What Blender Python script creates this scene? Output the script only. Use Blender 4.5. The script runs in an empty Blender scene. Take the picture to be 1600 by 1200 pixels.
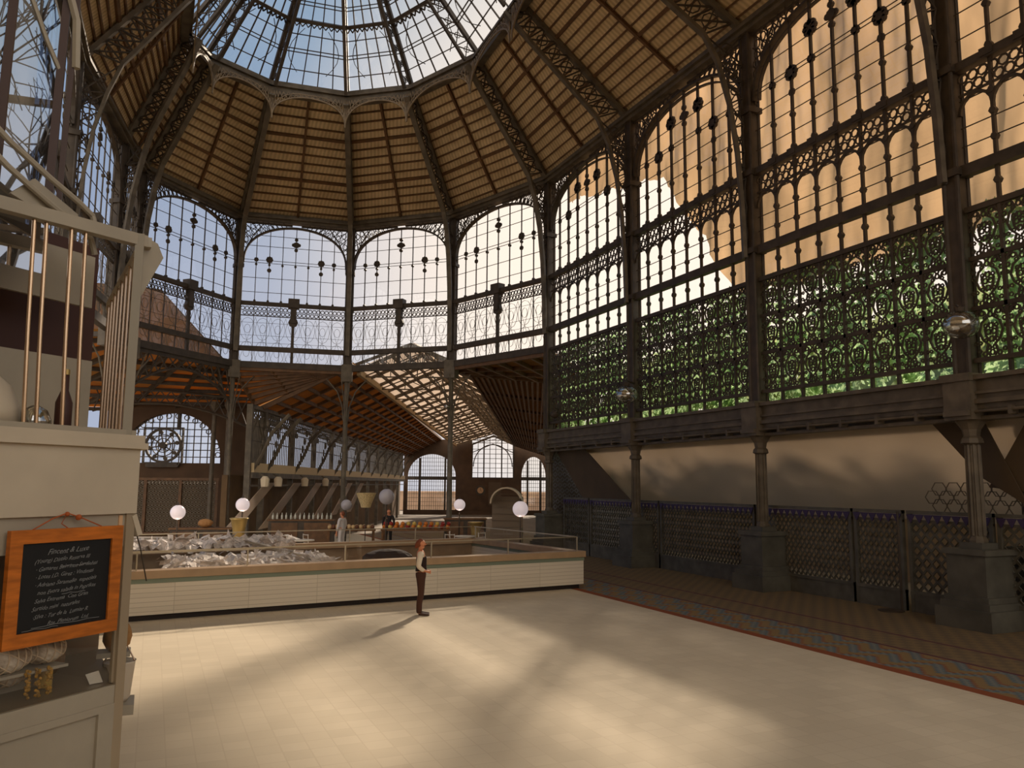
import bpy, math, random
from mathutils import Vector, Matrix
random.seed(7)
SC = bpy.context.scene
COL = SC.collection
PI = math.pi

# ------------------------------------------------------------------ camera
cd = bpy.data.cameras.new('camera'); cam = bpy.data.objects.new('camera', cd); COL.objects.link(cam)
cd.sensor_width = 36.0; cd.lens = 36.0 * 1248.82 / 1600.0
cd.clip_start = 0.05; cd.clip_end = 800
YA, PT, RO = math.radians(23.985), math.radians(7.115), math.radians(0.421)
fw = Vector((math.sin(YA) * math.cos(PT), math.cos(YA) * math.cos(PT), math.sin(PT)))
rt = Vector((math.cos(YA), -math.sin(YA), 0)); up = rt.cross(fw)
r2 = rt * math.cos(RO) + up * math.sin(RO); u2 = up * math.cos(RO) - rt * math.sin(RO)
cam.matrix_world = Matrix(((r2.x, u2.x, -fw.x, 0), (r2.y, u2.y, -fw.y, 0), (r2.z, u2.z, -fw.z, 3.0), (0, 0, 0, 1)))
SC.camera = cam

# ------------------------------------------------------------------ exposure, world, sun
vs = SC.view_settings
vs.view_transform = 'Standard'; vs.look = 'None'; vs.gamma = 1; vs.use_curve_mapping = False
vs.exposure = 0.0
SC.cycles.max_bounces = 7; SC.cycles.diffuse_bounces = 4; SC.cycles.transparent_max_bounces = 24
SC.cycles.caustics_reflective = False; SC.cycles.caustics_refractive = False
SC.cycles.sample_clamp_indirect = 6

def sky_world():
    w = bpy.data.worlds.new('sky'); SC.world = w; w.use_nodes = True
    nt = w.node_tree; nt.nodes.clear(); N = nt.nodes; L = nt.links
    tc = N.new('ShaderNodeTexCoord'); out = N.new('ShaderNodeOutputWorld'); bg = N.new('ShaderNodeBackground')
    def dot(v):
        d = N.new('ShaderNodeVectorMath'); d.operation = 'DOT_PRODUCT'; d.inputs[1].default_value = v
        L.new(tc.outputs['Generated'], d.inputs[0]); return d.outputs['Value']
    def rng(src, a, b):
        m = N.new('ShaderNodeMapRange'); m.interpolation_type = 'SMOOTHSTEP'
        m.inputs['From Min'].default_value = a; m.inputs['From Max'].default_value = b
        L.new(src, m.inputs['Value']); return m.outputs['Result']
    def mix(f, a, b):
        m = N.new('ShaderNodeMix'); m.data_type = 'RGBA'; L.new(f, m.inputs[0])
        for s, v in ((6, a), (7, b)):
            if isinstance(v, tuple): m.inputs[s].default_value = (*v, 1)
            else: L.new(v, m.inputs[s])
        return m.outputs[2]
    az = math.radians(37.5)
    elev = rng(dot((0, 0, 1)), 0.2, 0.62)
    c = mix(elev, (0.54, 0.565, 0.66), (0.22, 0.37, 0.52))          # hazy low sky to blue zenith
    west = rng(dot((-0.85, 0.2, 0.3)), -0.05, 0.75)
    c = mix(west, c, (0.16, 0.26, 0.46))
    ns = N.new('ShaderNodeTexNoise'); ns.inputs['Scale'].default_value = 3.0; ns.inputs['Detail'].default_value = 5
    L.new(tc.outputs['Generated'], ns.inputs['Vector'])
    c = mix(rng(ns.outputs['Fac'], 0.5, 0.9), c, (0.56, 0.60, 0.68))   # thin cloud
    d = dot((math.sin(az) * .95, math.cos(az) * .95, 0.31))
    c = mix(rng(d, 0.86, 0.99), c, (1.2, 1.03, 0.86))                # bright sky round the sun
    c = mix(rng(dot((-.25, -.94, .25)), 0.25, 0.8), c, (2.1, 1.95, 1.75))  # extra sky brightness added behind the camera as fill for the kiosk
    dn = rng(dot((0, 0, -1)), 0.0, 0.12)
    c = mix(dn, c, (0.20, 0.17, 0.13))
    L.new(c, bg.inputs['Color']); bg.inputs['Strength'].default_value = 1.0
    L.new(bg.outputs[0], out.inputs['Surface'])
sky_world()

SUN_AZ, SUN_EL = math.radians(37.5), math.radians(30.8)
sd = bpy.data.lights.new('sun', 'SUN'); sun = bpy.data.objects.new('sun', sd); COL.objects.link(sun)
sd.energy = 6.3; sd.color = (1.0, 0.83, 0.64); sd.angle = math.radians(3.2)
sdir = Vector((math.sin(SUN_AZ) * math.cos(SUN_EL), math.cos(SUN_AZ) * math.cos(SUN_EL), math.sin(SUN_EL)))
sun.rotation_euler = sdir.to_track_quat('Z', 'Y').to_euler(); sun.location = (30, 40, 40)

# ------------------------------------------------------------------ materials
MATS = {}
def srgb(r, g, b):
    f = lambda v: (v / 255 / 12.92) if v / 255 <= .04045 else ((v / 255 + .055) / 1.055) ** 2.4
    return (f(r), f(g), f(b))
def mat(name, col, rough=.6, metal=0, var=.0, vscale=4, bump=0, bscale=40, emit=None, estr=1, spec=.4, col2=None, aniso=None):
    if name in MATS: return MATS[name]
    m = bpy.data.materials.new(name); m.use_nodes = True; nt = m.node_tree; b = nt.nodes['Principled BSDF']
    b.inputs['Base Color'].default_value = (*col, 1); b.inputs['Roughness'].default_value = rough
    b.inputs['Metallic'].default_value = metal; b.inputs['Specular IOR Level'].default_value = spec
    tc = nt.nodes.new('ShaderNodeTexCoord')
    mp = nt.nodes.new('ShaderNodeMapping'); nt.links.new(tc.outputs['Object'], mp.inputs[0])
    if aniso: mp.inputs['Scale'].default_value = aniso
    if var or col2:
        n = nt.nodes.new('ShaderNodeTexNoise'); n.inputs['Scale'].default_value = vscale; n.inputs['Detail'].default_value = 6
        nt.links.new(mp.outputs[0], n.inputs['Vector'])
        r = nt.nodes.new('ShaderNodeValToRGB'); r.color_ramp.elements[0].position = .35; r.color_ramp.elements[1].position = .68
        c2 = col2 or tuple(max(0, c * (1 - var)) for c in col)
        r.color_ramp.elements[0].color = (*c2, 1); r.color_ramp.elements[1].color = (*tuple(min(1, c * (1 + var * .5)) for c in col), 1)
        nt.links.new(n.outputs['Fac'], r.inputs[0]); nt.links.new(r.outputs[0], b.inputs['Base Color'])
    if bump:
        n2 = nt.nodes.new('ShaderNodeTexNoise'); n2.inputs['Scale'].default_value = bscale
        nt.links.new(mp.outputs[0], n2.inputs['Vector'])
        bp = nt.nodes.new('ShaderNodeBump'); bp.inputs['Strength'].default_value = bump; bp.inputs['Distance'].default_value = .02
        nt.links.new(n2.outputs['Fac'], bp.inputs['Height']); nt.links.new(bp.outputs[0], b.inputs['Normal'])
    if emit:
        b.inputs['Emission Color'].default_value = (*emit, 1); b.inputs['Emission Strength'].default_value = estr
    MATS[name] = m; return m
def glassmat(name, tint=(1, 1, 1), gloss=.06, rough=.02):
    if name in MATS: return MATS[name]
    m = bpy.data.materials.new(name); m.use_nodes = True; nt = m.node_tree; nt.nodes.clear()
    o = nt.nodes.new('ShaderNodeOutputMaterial'); t = nt.nodes.new('ShaderNodeBsdfTransparent'); g = nt.nodes.new('ShaderNodeBsdfGlossy')
    t.inputs[0].default_value = (*tint, 1); g.inputs['Roughness'].default_value = rough
    x = nt.nodes.new('ShaderNodeMixShader'); x.inputs[0].default_value = gloss
    nt.links.new(t.outputs[0], x.inputs[1]); nt.links.new(g.outputs[0], x.inputs[2]); nt.links.new(x.outputs[0], o.inputs[0])
    MATS[name] = m; return m
def translmat(name, col, tcol, f=.6, noise=0, scale=(1, 1, 1), thr=None):
    if name in MATS: return MATS[name]
    m = bpy.data.materials.new(name); m.use_nodes = True; nt = m.node_tree; nt.nodes.clear()
    o = nt.nodes.new('ShaderNodeOutputMaterial'); d = nt.nodes.new('ShaderNodeBsdfDiffuse'); t = nt.nodes.new('ShaderNodeBsdfTranslucent')
    d.inputs[0].default_value = (*col, 1); t.inputs[0].default_value = (*tcol, 1)
    x = nt.nodes.new('ShaderNodeMixShader'); x.inputs[0].default_value = f
    if noise:
        tc = nt.nodes.new('ShaderNodeTexCoord'); mp = nt.nodes.new('ShaderNodeMapping'); mp.inputs['Scale'].default_value = scale
        n = nt.nodes.new('ShaderNodeTexNoise'); n.inputs['Scale'].default_value = 1; n.inputs['Detail'].default_value = 5
        nt.links.new(tc.outputs['Object'], mp.inputs[0]); nt.links.new(mp.outputs[0], n.inputs['Vector'])
        r = nt.nodes.new('ShaderNodeValToRGB'); r.color_ramp.elements[0].position = .3; r.color_ramp.elements[1].position = .7
        r.color_ramp.elements[0].color = (*tuple(c * (1 - noise) for c in tcol), 1); r.color_ramp.elements[1].color = (*tcol, 1)
        nt.links.new(n.outputs['Fac'], r.inputs[0]); nt.links.new(r.outputs[0], t.inputs[0])
    nt.links.new(d.outputs[0], x.inputs[1]); nt.links.new(t.outputs[0], x.inputs[2]); nt.links.new(x.outputs[0], o.inputs[0])
    MATS[name] = m; return m

IRON = mat('painted_iron', srgb(104, 92, 76), .55, .0, .35, 2.5)
IRON_D = mat('dark_iron', srgb(74, 62, 50), .6, 0, .3, 3)
IRON_L = mat('pale_iron', srgb(136, 116, 90), .5, 0, .25, 3)
RUST = mat('rust_brown_iron', srgb(110, 78, 50), .6, 0, .3, 3)
STONE = mat('pedestal_iron', srgb(92, 88, 78), .6, 0, .3, 2)
GLASS = glassmat('window_glass')
GLASSC = glassmat('clear_case_glass', (.97, .97, .97), .08)
PURL = mat('purlin_wood', srgb(104, 72, 42), .7, 0, .3, 3)

def boards():
    m = bpy.data.materials.new('roof_boards'); m.use_nodes = True; nt = m.node_tree; b = nt.nodes['Principled BSDF']
    b.inputs['Roughness'].default_value = .75
    uv = nt.nodes.new('ShaderNodeUVMap')
    w = nt.nodes.new('ShaderNodeTexWave'); w.bands_direction = 'Y'; w.inputs['Scale'].default_value = 1.6; w.inputs['Distortion'].default_value = .3
    nt.links.new(uv.outputs[0], w.inputs['Vector'])
    n = nt.nodes.new('ShaderNodeTexNoise'); n.inputs['Scale'].default_value = .9; n.inputs['Detail'].default_value = 4
    nt.links.new(uv.outputs[0], n.inputs['Vector'])
    mx = nt.nodes.new('ShaderNodeMath'); mx.operation = 'MULTIPLY_ADD'; mx.inputs[1].default_value = .35
    nt.links.new(w.outputs['Fac'], mx.inputs[0]); nt.links.new(n.outputs['Fac'], mx.inputs[2])
    r = nt.nodes.new('ShaderNodeValToRGB')
    r.color_ramp.elements[0].position = .3; r.color_ramp.elements[0].color = (*srgb(176, 148, 108), 1)
    r.color_ramp.elements[1].position = 1.0; r.color_ramp.elements[1].color = (*srgb(236, 208, 164), 1)
    nt.links.new(mx.outputs[0], r.inputs[0]); nt.links.new(r.outputs[0], b.inputs['Base Color'])
    bp = nt.nodes.new('ShaderNodeBump'); bp.inputs['Strength'].default_value = .4; bp.inputs['Distance'].default_value = .03
    nt.links.new(w.outputs['Fac'], bp.inputs['Height']); nt.links.new(bp.outputs[0], b.inputs['Normal'])
    return m
BOARD = boards()

def floor_mat():
    m = bpy.data.materials.new('hall_floor'); m.use_nodes = True; nt = m.node_tree; N = nt.nodes; L = nt.links; b = N['Principled BSDF']
    b.inputs['Roughness'].default_value = .8; b.inputs['Specular IOR Level'].default_value = .12
    tc = N.new('ShaderNodeTexCoord'); sp = N.new('ShaderNodeSeparateXYZ'); L.new(tc.outputs['Object'], sp.inputs[0])
    br = N.new('ShaderNodeTexBrick'); br.offset = 0.0
    br.inputs['Color1'].default_value = (*srgb(216, 203, 180), 1); br.inputs['Color2'].default_value = (*srgb(208, 195, 172), 1)
    br.inputs['Mortar'].default_value = (*srgb(205, 191, 168), 1); br.inputs['Scale'].default_value = 1
    br.inputs['Brick Width'].default_value = .3; br.inputs['Row Height'].default_value = .3; br.inputs['Mortar Size'].default_value = .008
    L.new(tc.outputs['Object'], br.inputs['Vector'])
    n = N.new('ShaderNodeTexNoise'); n.inputs['Scale'].default_value = .7; n.inputs['Detail'].default_value = 6; L.new(tc.outputs['Object'], n.inputs['Vector'])
    def M(op, a, bb=None, c=None):
        q = N.new('ShaderNodeMath'); q.operation = op
        for i, v in enumerate((a, bb, c)):
            if v is None: continue
            if isinstance(v, (int, float)): q.inputs[i].default_value = v
            else: L.new(v, q.inputs[i])
        return q.outputs[0]
    def mix(f, a, c, bl='MIX'):
        q = N.new('ShaderNodeMix'); q.data_type = 'RGBA'; q.blend_type = bl
        if isinstance(f, (int, float)): q.inputs[0].default_value = f
        else: L.new(f, q.inputs[0])
        for s, v in ((6, a), (7, c)):
            if isinstance(v, tuple): q.inputs[s].default_value = (*v, 1)
            else: L.new(v, q.inputs[s])
        return q.outputs[2]
    X = sp.outputs[0]; Y = sp.outputs[1]
    base = mix(M('MULTIPLY', n.outputs['Fac'], .35), br.outputs['Color'], srgb(186, 170, 146))
    # mosaic border along the right wall: stepped zigzag in ochre and grey blue between plum lines
    tri = M('PINGPONG', M('MULTIPLY', Y, 1.0), .45)
    z = M('ADD', X, M('MULTIPLY', M('SNAP', tri, .09), 1.0))
    st = M('MODULO', z, .54)
    ck = N.new('ShaderNodeTexChecker'); ck.inputs['Scale'].default_value = 11; ck.inputs['Color1'].default_value = (*srgb(120, 122, 116), 1); ck.inputs['Color2'].default_value = (*srgb(98, 108, 112), 1)
    L.new(tc.outputs['Object'], ck.inputs['Vector'])
    pat = mix(M('GREATER_THAN', st, .30), srgb(136, 112, 78), ck.outputs['Color'])
    pat = mix(M('LESS_THAN', st, .06), pat, srgb(134, 86, 62))
    ck2 = N.new('ShaderNodeTexChecker'); ck2.inputs['Scale'].default_value = 5; ck2.inputs['Color1'].default_value = (*srgb(128, 108, 80), 1); ck2.inputs['Color2'].default_value = (*srgb(114, 98, 78), 1)
    L.new(tc.outputs['Object'], ck2.inputs['Vector'])
    r = N.new('ShaderNodeValToRGB'); r.color_ramp.interpolation = 'CONSTANT'
    sel = M('DIVIDE', M('SUBTRACT', X, 11.0), 6.0)
    e = r.color_ramp.elements
    e[0].position = 0; e[0].color = (0, 0, 0, 1); e[1].position = .0333; e[1].color = (.25, 0, 0, 1)
    for p, v in ((.075, .5), (.31, .75), (.325, 1.0), (.50, .75), (.515, 1.0)):
        q = e.new(p); q.color = (v, 0, 0, 1)
    L.new(sel, r.inputs[0]); sx = N.new('ShaderNodeSeparateColor'); L.new(r.outputs[0], sx.inputs[0]); S = sx.outputs[0]
    c = mix(M('GREATER_THAN', S, .1), base, srgb(140, 80, 54))
    c = mix(M('GREATER_THAN', S, .4), c, pat)
    c = mix(M('GREATER_THAN', S, .6), c, srgb(96, 60, 66))
    c = mix(M('GREATER_THAN', S, .9), c, ck2.outputs['Color'])
    L.new(c, b.inputs['Base Color']); return m

# ------------------------------------------------------------------ mesh builder
class MB:
    def __init__(s): s.v = []; s.f = []; s.uv = None
    def quad(s, a, b, c, d):
        i = len(s.v); s.v += [tuple(a), tuple(b), tuple(c), tuple(d)]; s.f.append((i, i + 1, i + 2, i + 3))
    def tri(s, a, b, c):
        i = len(s.v); s.v += [tuple(a), tuple(b), tuple(c)]; s.f.append((i, i + 1, i + 2))
    def hexa(s, p):
        i = len(s.v); s.v += [tuple(q) for q in p]
        for f in ((0, 3, 2, 1), (4, 5, 6, 7), (0, 1, 5, 4), (1, 2, 6, 5), (2, 3, 7, 6), (3, 0, 4, 7)): s.f.append(tuple(i + k for k in f))
    def box(s, lo, hi):
        x0, y0, z0 = lo; x1, y1, z1 = hi
        s.hexa([(x0, y0, z0), (x1, y0, z0), (x1, y1, z0), (x0, y1, z0), (x0, y0, z1), (x1, y0, z1), (x1, y1, z1), (x0, y1, z1)])
    def bar(s, p, q, w, h=None, upv=(0, 0, 1)):
        p = Vector(p); q = Vector(q); d = q - p
        if d.length < 1e-6: return
        h = h or w; d.normalize(); u = Vector(upv)
        if abs(d.dot(u)) > .98: u = Vector((1, 0, 0)) if abs(d.x) < .9 else Vector((0, 1, 0))
        a = d.cross(u).normalized(); b = a.cross(d).normalized(); a = a * w / 2; b = b * h / 2
        s.hexa([p - a - b, p + a - b, p + a + b, p - a + b, q - a - b, q + a - b, q + a + b, q - a + b])
    def tube(s, pts, r, seg=6, closed=False, caps=True):
        pts = [Vector(p) for p in pts]; n = len(pts); rr = r if isinstance(r, (list, tuple)) else [r] * n
        i0 = len(s.v); ref = None
        for k, p in enumerate(pts):
            t = (pts[(k + 1) % n] - pts[k - 1]) if closed else (pts[min(k + 1, n - 1)] - pts[max(k - 1, 0)])
            t.normalize()
            if ref is None: ref = Vector((0, 0, 1)) if abs(t.z) < .9 else Vector((1, 0, 0))
            a = t.cross(ref)
            if a.length < 1e-4: a = t.orthogonal()
            a.normalize(); b = t.cross(a).normalized(); ref = -b if False else ref
            for j in range(seg):
                g = 2 * PI * j / seg; s.v.append(tuple(p + a * math.cos(g) * rr[k] + b * math.sin(g) * rr[k]))
        m = n if closed else n - 1
        for k in range(m):
            for j in range(seg):
                A = i0 + k * seg; B = i0 + ((k + 1) % n) * seg; j2 = (j + 1) % seg
                s.f.append((A + j, A + j2, B + j2, B + j))
        if caps and not closed:
            s.f.append(tuple(i0 + j for j in range(seg))[::-1]); s.f.append(tuple(i0 + (n - 1) * seg + j for j in range(seg)))
    def lathe(s, prof, c=(0, 0, 0), seg=16, ax=None):
        i0 = len(s.v); c = Vector(c)
        for r, z in prof:
            for j in range(seg):
                g = 2 * PI * (j + .5) / seg; s.v.append((c.x + r * math.cos(g), c.y + r * math.sin(g), c.z + z))
        n = len(prof)
        for k in range(n - 1):
            for j in range(seg):
                j2 = (j + 1) % seg; s.f.append((i0 + k * seg + j, i0 + k * seg + j2, i0 + (k + 1) * seg + j2, i0 + (k + 1) * seg + j))
        s.f.append(tuple(i0 + j for j in range(seg))[::-1]); s.f.append(tuple(i0 + (n - 1) * seg + j for j in range(seg)))
    def blob(s, c, r, seg=12, rings=8, wob=0, seed=0):
        rnd = random.Random(seed); i0 = len(s.v); rx, ry, rz = r if isinstance(r, tuple) else (r, r, r)
        for k in range(rings + 1):
            th = PI * k / rings
            for j in range(seg):
                g = 2 * PI * j / seg; w = 1 + wob * (rnd.random() - .5) if 0 < k < rings else 1
                s.v.append((c[0] + rx * w * math.sin(th) * math.cos(g), c[1] + ry * w * math.sin(th) * math.sin(g), c[2] + rz * w * math.cos(th)))
        for k in range(rings):
            for j in range(seg):
                j2 = (j + 1) % seg; s.f.append((i0 + k * seg + j, i0 + (k + 1) * seg + j, i0 + (k + 1) * seg + j2, i0 + k * seg + j2))
    def slab(s, pts, th, nrm=None):
        pts = [Vector(p) for p in pts]
        n = Vector(nrm) if nrm else (pts[1] - pts[0]).cross(pts[2] - pts[0]).normalized()
        i = len(s.v); k = len(pts); s.v += [tuple(p) for p in pts] + [tuple(p + n * th) for p in pts]
        s.f.append(tuple(range(i, i + k))[::-1]); s.f.append(tuple(range(i + k, i + 2 * k)))
        for j in range(k): s.f.append((i + j, i + (j + 1) % k, i + k + (j + 1) % k, i + k + j))
    def build(s, name, m, parent=None, smooth=False, loc=None, uvf=None):
        me = bpy.data.meshes.new(name)
        off = Vector(loc) if loc else Vector((0, 0, 0))
        me.from_pydata([tuple(Vector(v) - off) for v in s.v] if loc else s.v, [], s.f); me.update()
        if smooth: me.polygons.foreach_set('use_smooth', [True] * len(me.polygons))
        if uvf:
            ul = me.uv_layers.new(name='UVMap')
            for li, lp in enumerate(me.loops): ul.data[li].uv = uvf(Vector(s.v[lp.vertex_index]))
        me.materials.append(m); o = bpy.data.objects.new(name, me); COL.objects.link(o)
        if loc: o.location = loc
        if parent is not None:
            o.parent = parent
            if parent.get('_abs'): o.location = -Vector(parent['_loc']) if not loc else Vector(loc) - Vector(parent['_loc'])
        return o
def tag(o, label=None, cat=None, group=None, kind=None):
    if label: o['label'] = label
    if cat: o['category'] = cat
    if group: o['group'] = group
    if kind: o['kind'] = kind
    return o
def thing(name, label, cat, loc=(0, 0, 0), rz=0, group=None, world=False):
    """Empty at the thing's base. world=True: its parts are given in world coordinates."""
    o = bpy.data.objects.new(name, None); COL.objects.link(o); o.location = loc; o.rotation_euler = (0, 0, rz); o.empty_display_size = .2
    tag(o, label, cat, group)
    if world: WORLD_OFF[o.name] = Vector(loc)
    return o
WORLD_OFF = {}
_b = MB.build
def build2(s, name, m, parent=None, smooth=False, loc=None, uvf=None):
    if parent is not None and parent.name in WORLD_OFF:
        off = WORLD_OFF[parent.name]
        o = _b(s, name, m, None, smooth, tuple(off), uvf); o.location = (0, 0, 0); o.parent = parent
        WORLD_OFF[o.name] = off; return o
    if parent is not None and parent.get('wp'):
        off = Vector(parent['wp']); o = _b(s, name, m, None, smooth, tuple(off), uvf); o.location = (0, 0, 0); o.parent = parent; return o
    return _b(s, name, m, parent, smooth, loc, uvf)
MB.build = build2
def struct(o): o['kind'] = 'structure'; return o

class Fr:
    """vertical plane: origin P, unit direction T, inward normal N"""
    def __init__(s, P, Q, inside=(6.5, 26)):
        s.P = Vector((P[0], P[1], 0)); d = Vector((Q[0] - P[0], Q[1] - P[1], 0)); s.L = d.length; s.T = d.normalized()
        n = Vector((-s.T.y, s.T.x, 0)); mid = (s.P + Vector((Q[0], Q[1], 0))) / 2
        if n.dot(Vector((inside[0], inside[1], 0)) - mid) < 0: n = -n
        s.N = n
    def p(s, a, z, n=0): return s.P + s.T * a + s.N * n + Vector((0, 0, z))
    def bar(s, mb, a0, z0, a1, z1, w, d=None, n=0): mb.bar(s.p(a0, z0, n), s.p(a1, z1, n), d or w, w, upv=s.N.cross(s.p(a1, z1, 0) - s.p(a0, z0, 0)))
    def box(s, mb, a0, z0, a1, z1, n0, n1):
        mb.hexa([s.p(a0, z0, n0), s.p(a1, z0, n0), s.p(a1, z0, n1), s.p(a0, z0, n1), s.p(a0, z1, n0), s.p(a1, z1, n0), s.p(a1, z1, n1), s.p(a0, z1, n1)])
    def path(s, mb, pts, w, n=0, closed=False, d=None):
        """flat strip bar of width w along a path in the plane, depth d"""
        d = d or w; k = len(pts); P = [Vector((a, z)) for a, z in pts]; rows = []
        for i in range(k):
            t = (P[(i + 1) % k] - P[i - 1]) if closed else (P[min(i + 1, k - 1)] - P[max(i - 1, 0)])
            if t.length < 1e-9: t = Vector((1, 0))
            t.normalize(); q = Vector((-t.y, t.x)) * w / 2
            A = P[i] + q; B = P[i] - q
            rows.append([s.p(A.x, A.y, n - d / 2), s.p(A.x, A.y, n + d / 2), s.p(B.x, B.y, n + d / 2), s.p(B.x, B.y, n - d / 2)])
        i0 = len(mb.v)
        for r in rows: mb.v += [tuple(v) for v in r]
        for i in range(k if closed else k - 1):
            A = i0 + 4 * i; B = i0 + 4 * ((i + 1) % k)
            for j in range(4): mb.f.append((A + j, A + (j + 1) % 4, B + (j + 1) % 4, B + j))
    def ring(s, mb, a, z, ra, rz, w, n=0, seg=10, a0=0, a1=2 * PI):
        full = abs(a1 - a0 - 2 * PI) < 1e-6; m = seg if full else seg + 1
        s.path(mb, [(a + ra * math.cos(a0 + (a1 - a0) * i / seg), z + rz * math.sin(a0 + (a1 - a0) * i / seg)) for i in range(m)], w, n, closed=full)
    def disc(s, mb, a, z, r, th=.06, n=0, seg=8):
        i0 = len(mb.v)
        for dn in (-th / 2, th / 2):
            for i in range(seg): mb.v.append(tuple(s.p(a + r * math.cos(2 * PI * i / seg), z + r * math.sin(2 * PI * i / seg), n + dn)))
        mb.f.append(tuple(range(i0, i0 + seg))); mb.f.append(tuple(range(i0 + seg, i0 + 2 * seg))[::-1])
        for i in range(seg): mb.f.append((i0 + i, i0 + (i + 1) % seg, i0 + seg + (i + 1) % seg, i0 + seg + i))

# ------------------------------------------------------------------ key dimensions
ZB, ZBT, ZLB, ZLT, ZR, ZF, ZE = 4.47, 5.44, 5.82, 9.24, 10.17, 12.66, 17.3
XW = 16.59
COLS = {'C0': (XW, 33.01), 'C1': (XW, 25.76), 'C2': (XW, 18.91), 'C3': (XW, 12.09), 'C4': (XW, 5.3), 'C5': (XW, -1.5), 'C6': (XW, -8.2),
        'A1': (14.18, 39.82), 'A2': (9.52, 44.01), 'A3': (3.59, 44.88), 'A4': (-1.3, 39.84), 'A5': (-2.0, 36.6), 'A6': (-3.2, 29.8), 'A7': (-3.4, 23.0)}
ZR1 = 22.14
RING = {'C0': (12.27, 31.67), 'C1': (12.2, 27.0), 'C2': (12.1, 21.0), 'C3': (12.1, 14.2), 'C4': (12.1, 7.4), 'C5': (12.1, .6), 'C6': (12.1, -8.2),
        'A1': (10.43, 35.76), 'A2': (7.74, 37.79), 'A3': (4.11, 38.2), 'A4': (1.18, 36.73), 'A5': (.2, 35.0), 'A6': (.2, 30.0), 'A7': (.3, 23.6)}
APEX = {k: (5.8, 31.8) for k in ('C0', 'A1', 'A2', 'A3', 'A4')}
APEX.update({'A5': (5.8, 31.6), 'C1': (6.0, 29.0), 'A6': (6.0, 29.6), 'C2': (6.2, 22.5), 'A7': (6.2, 24), 'C3': (6.3, 15.2), 'C4': (6.3, 8.4), 'C5': (6.3, 1.5), 'C6': (6.3, -8.2)})
ZA = 30.3
def V3(p, z): return Vector((p[0], p[1], z))

# ================================================================== SETTING
# floor of the hall and of the lower market hall beyond
m = MB(); m.slab([(-30, -8.2, -.3), (24, -8.2, -.3), (24, 47.5, -.3), (-30, 47.5, -.3)], .3, (0, 0, 1))
struct(m.build('floor', floor_mat()))
m = MB(); m.slab([(-40, 47.5, -1.9), (110, 47.5, -1.9), (110, 160, -1.9), (-40, 160, -1.9)], .3, (0, 0, 1))
struct(m.build('floor', mat('lower_floor', srgb(120, 104, 84), .7, 0, .3, 1)))

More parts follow.
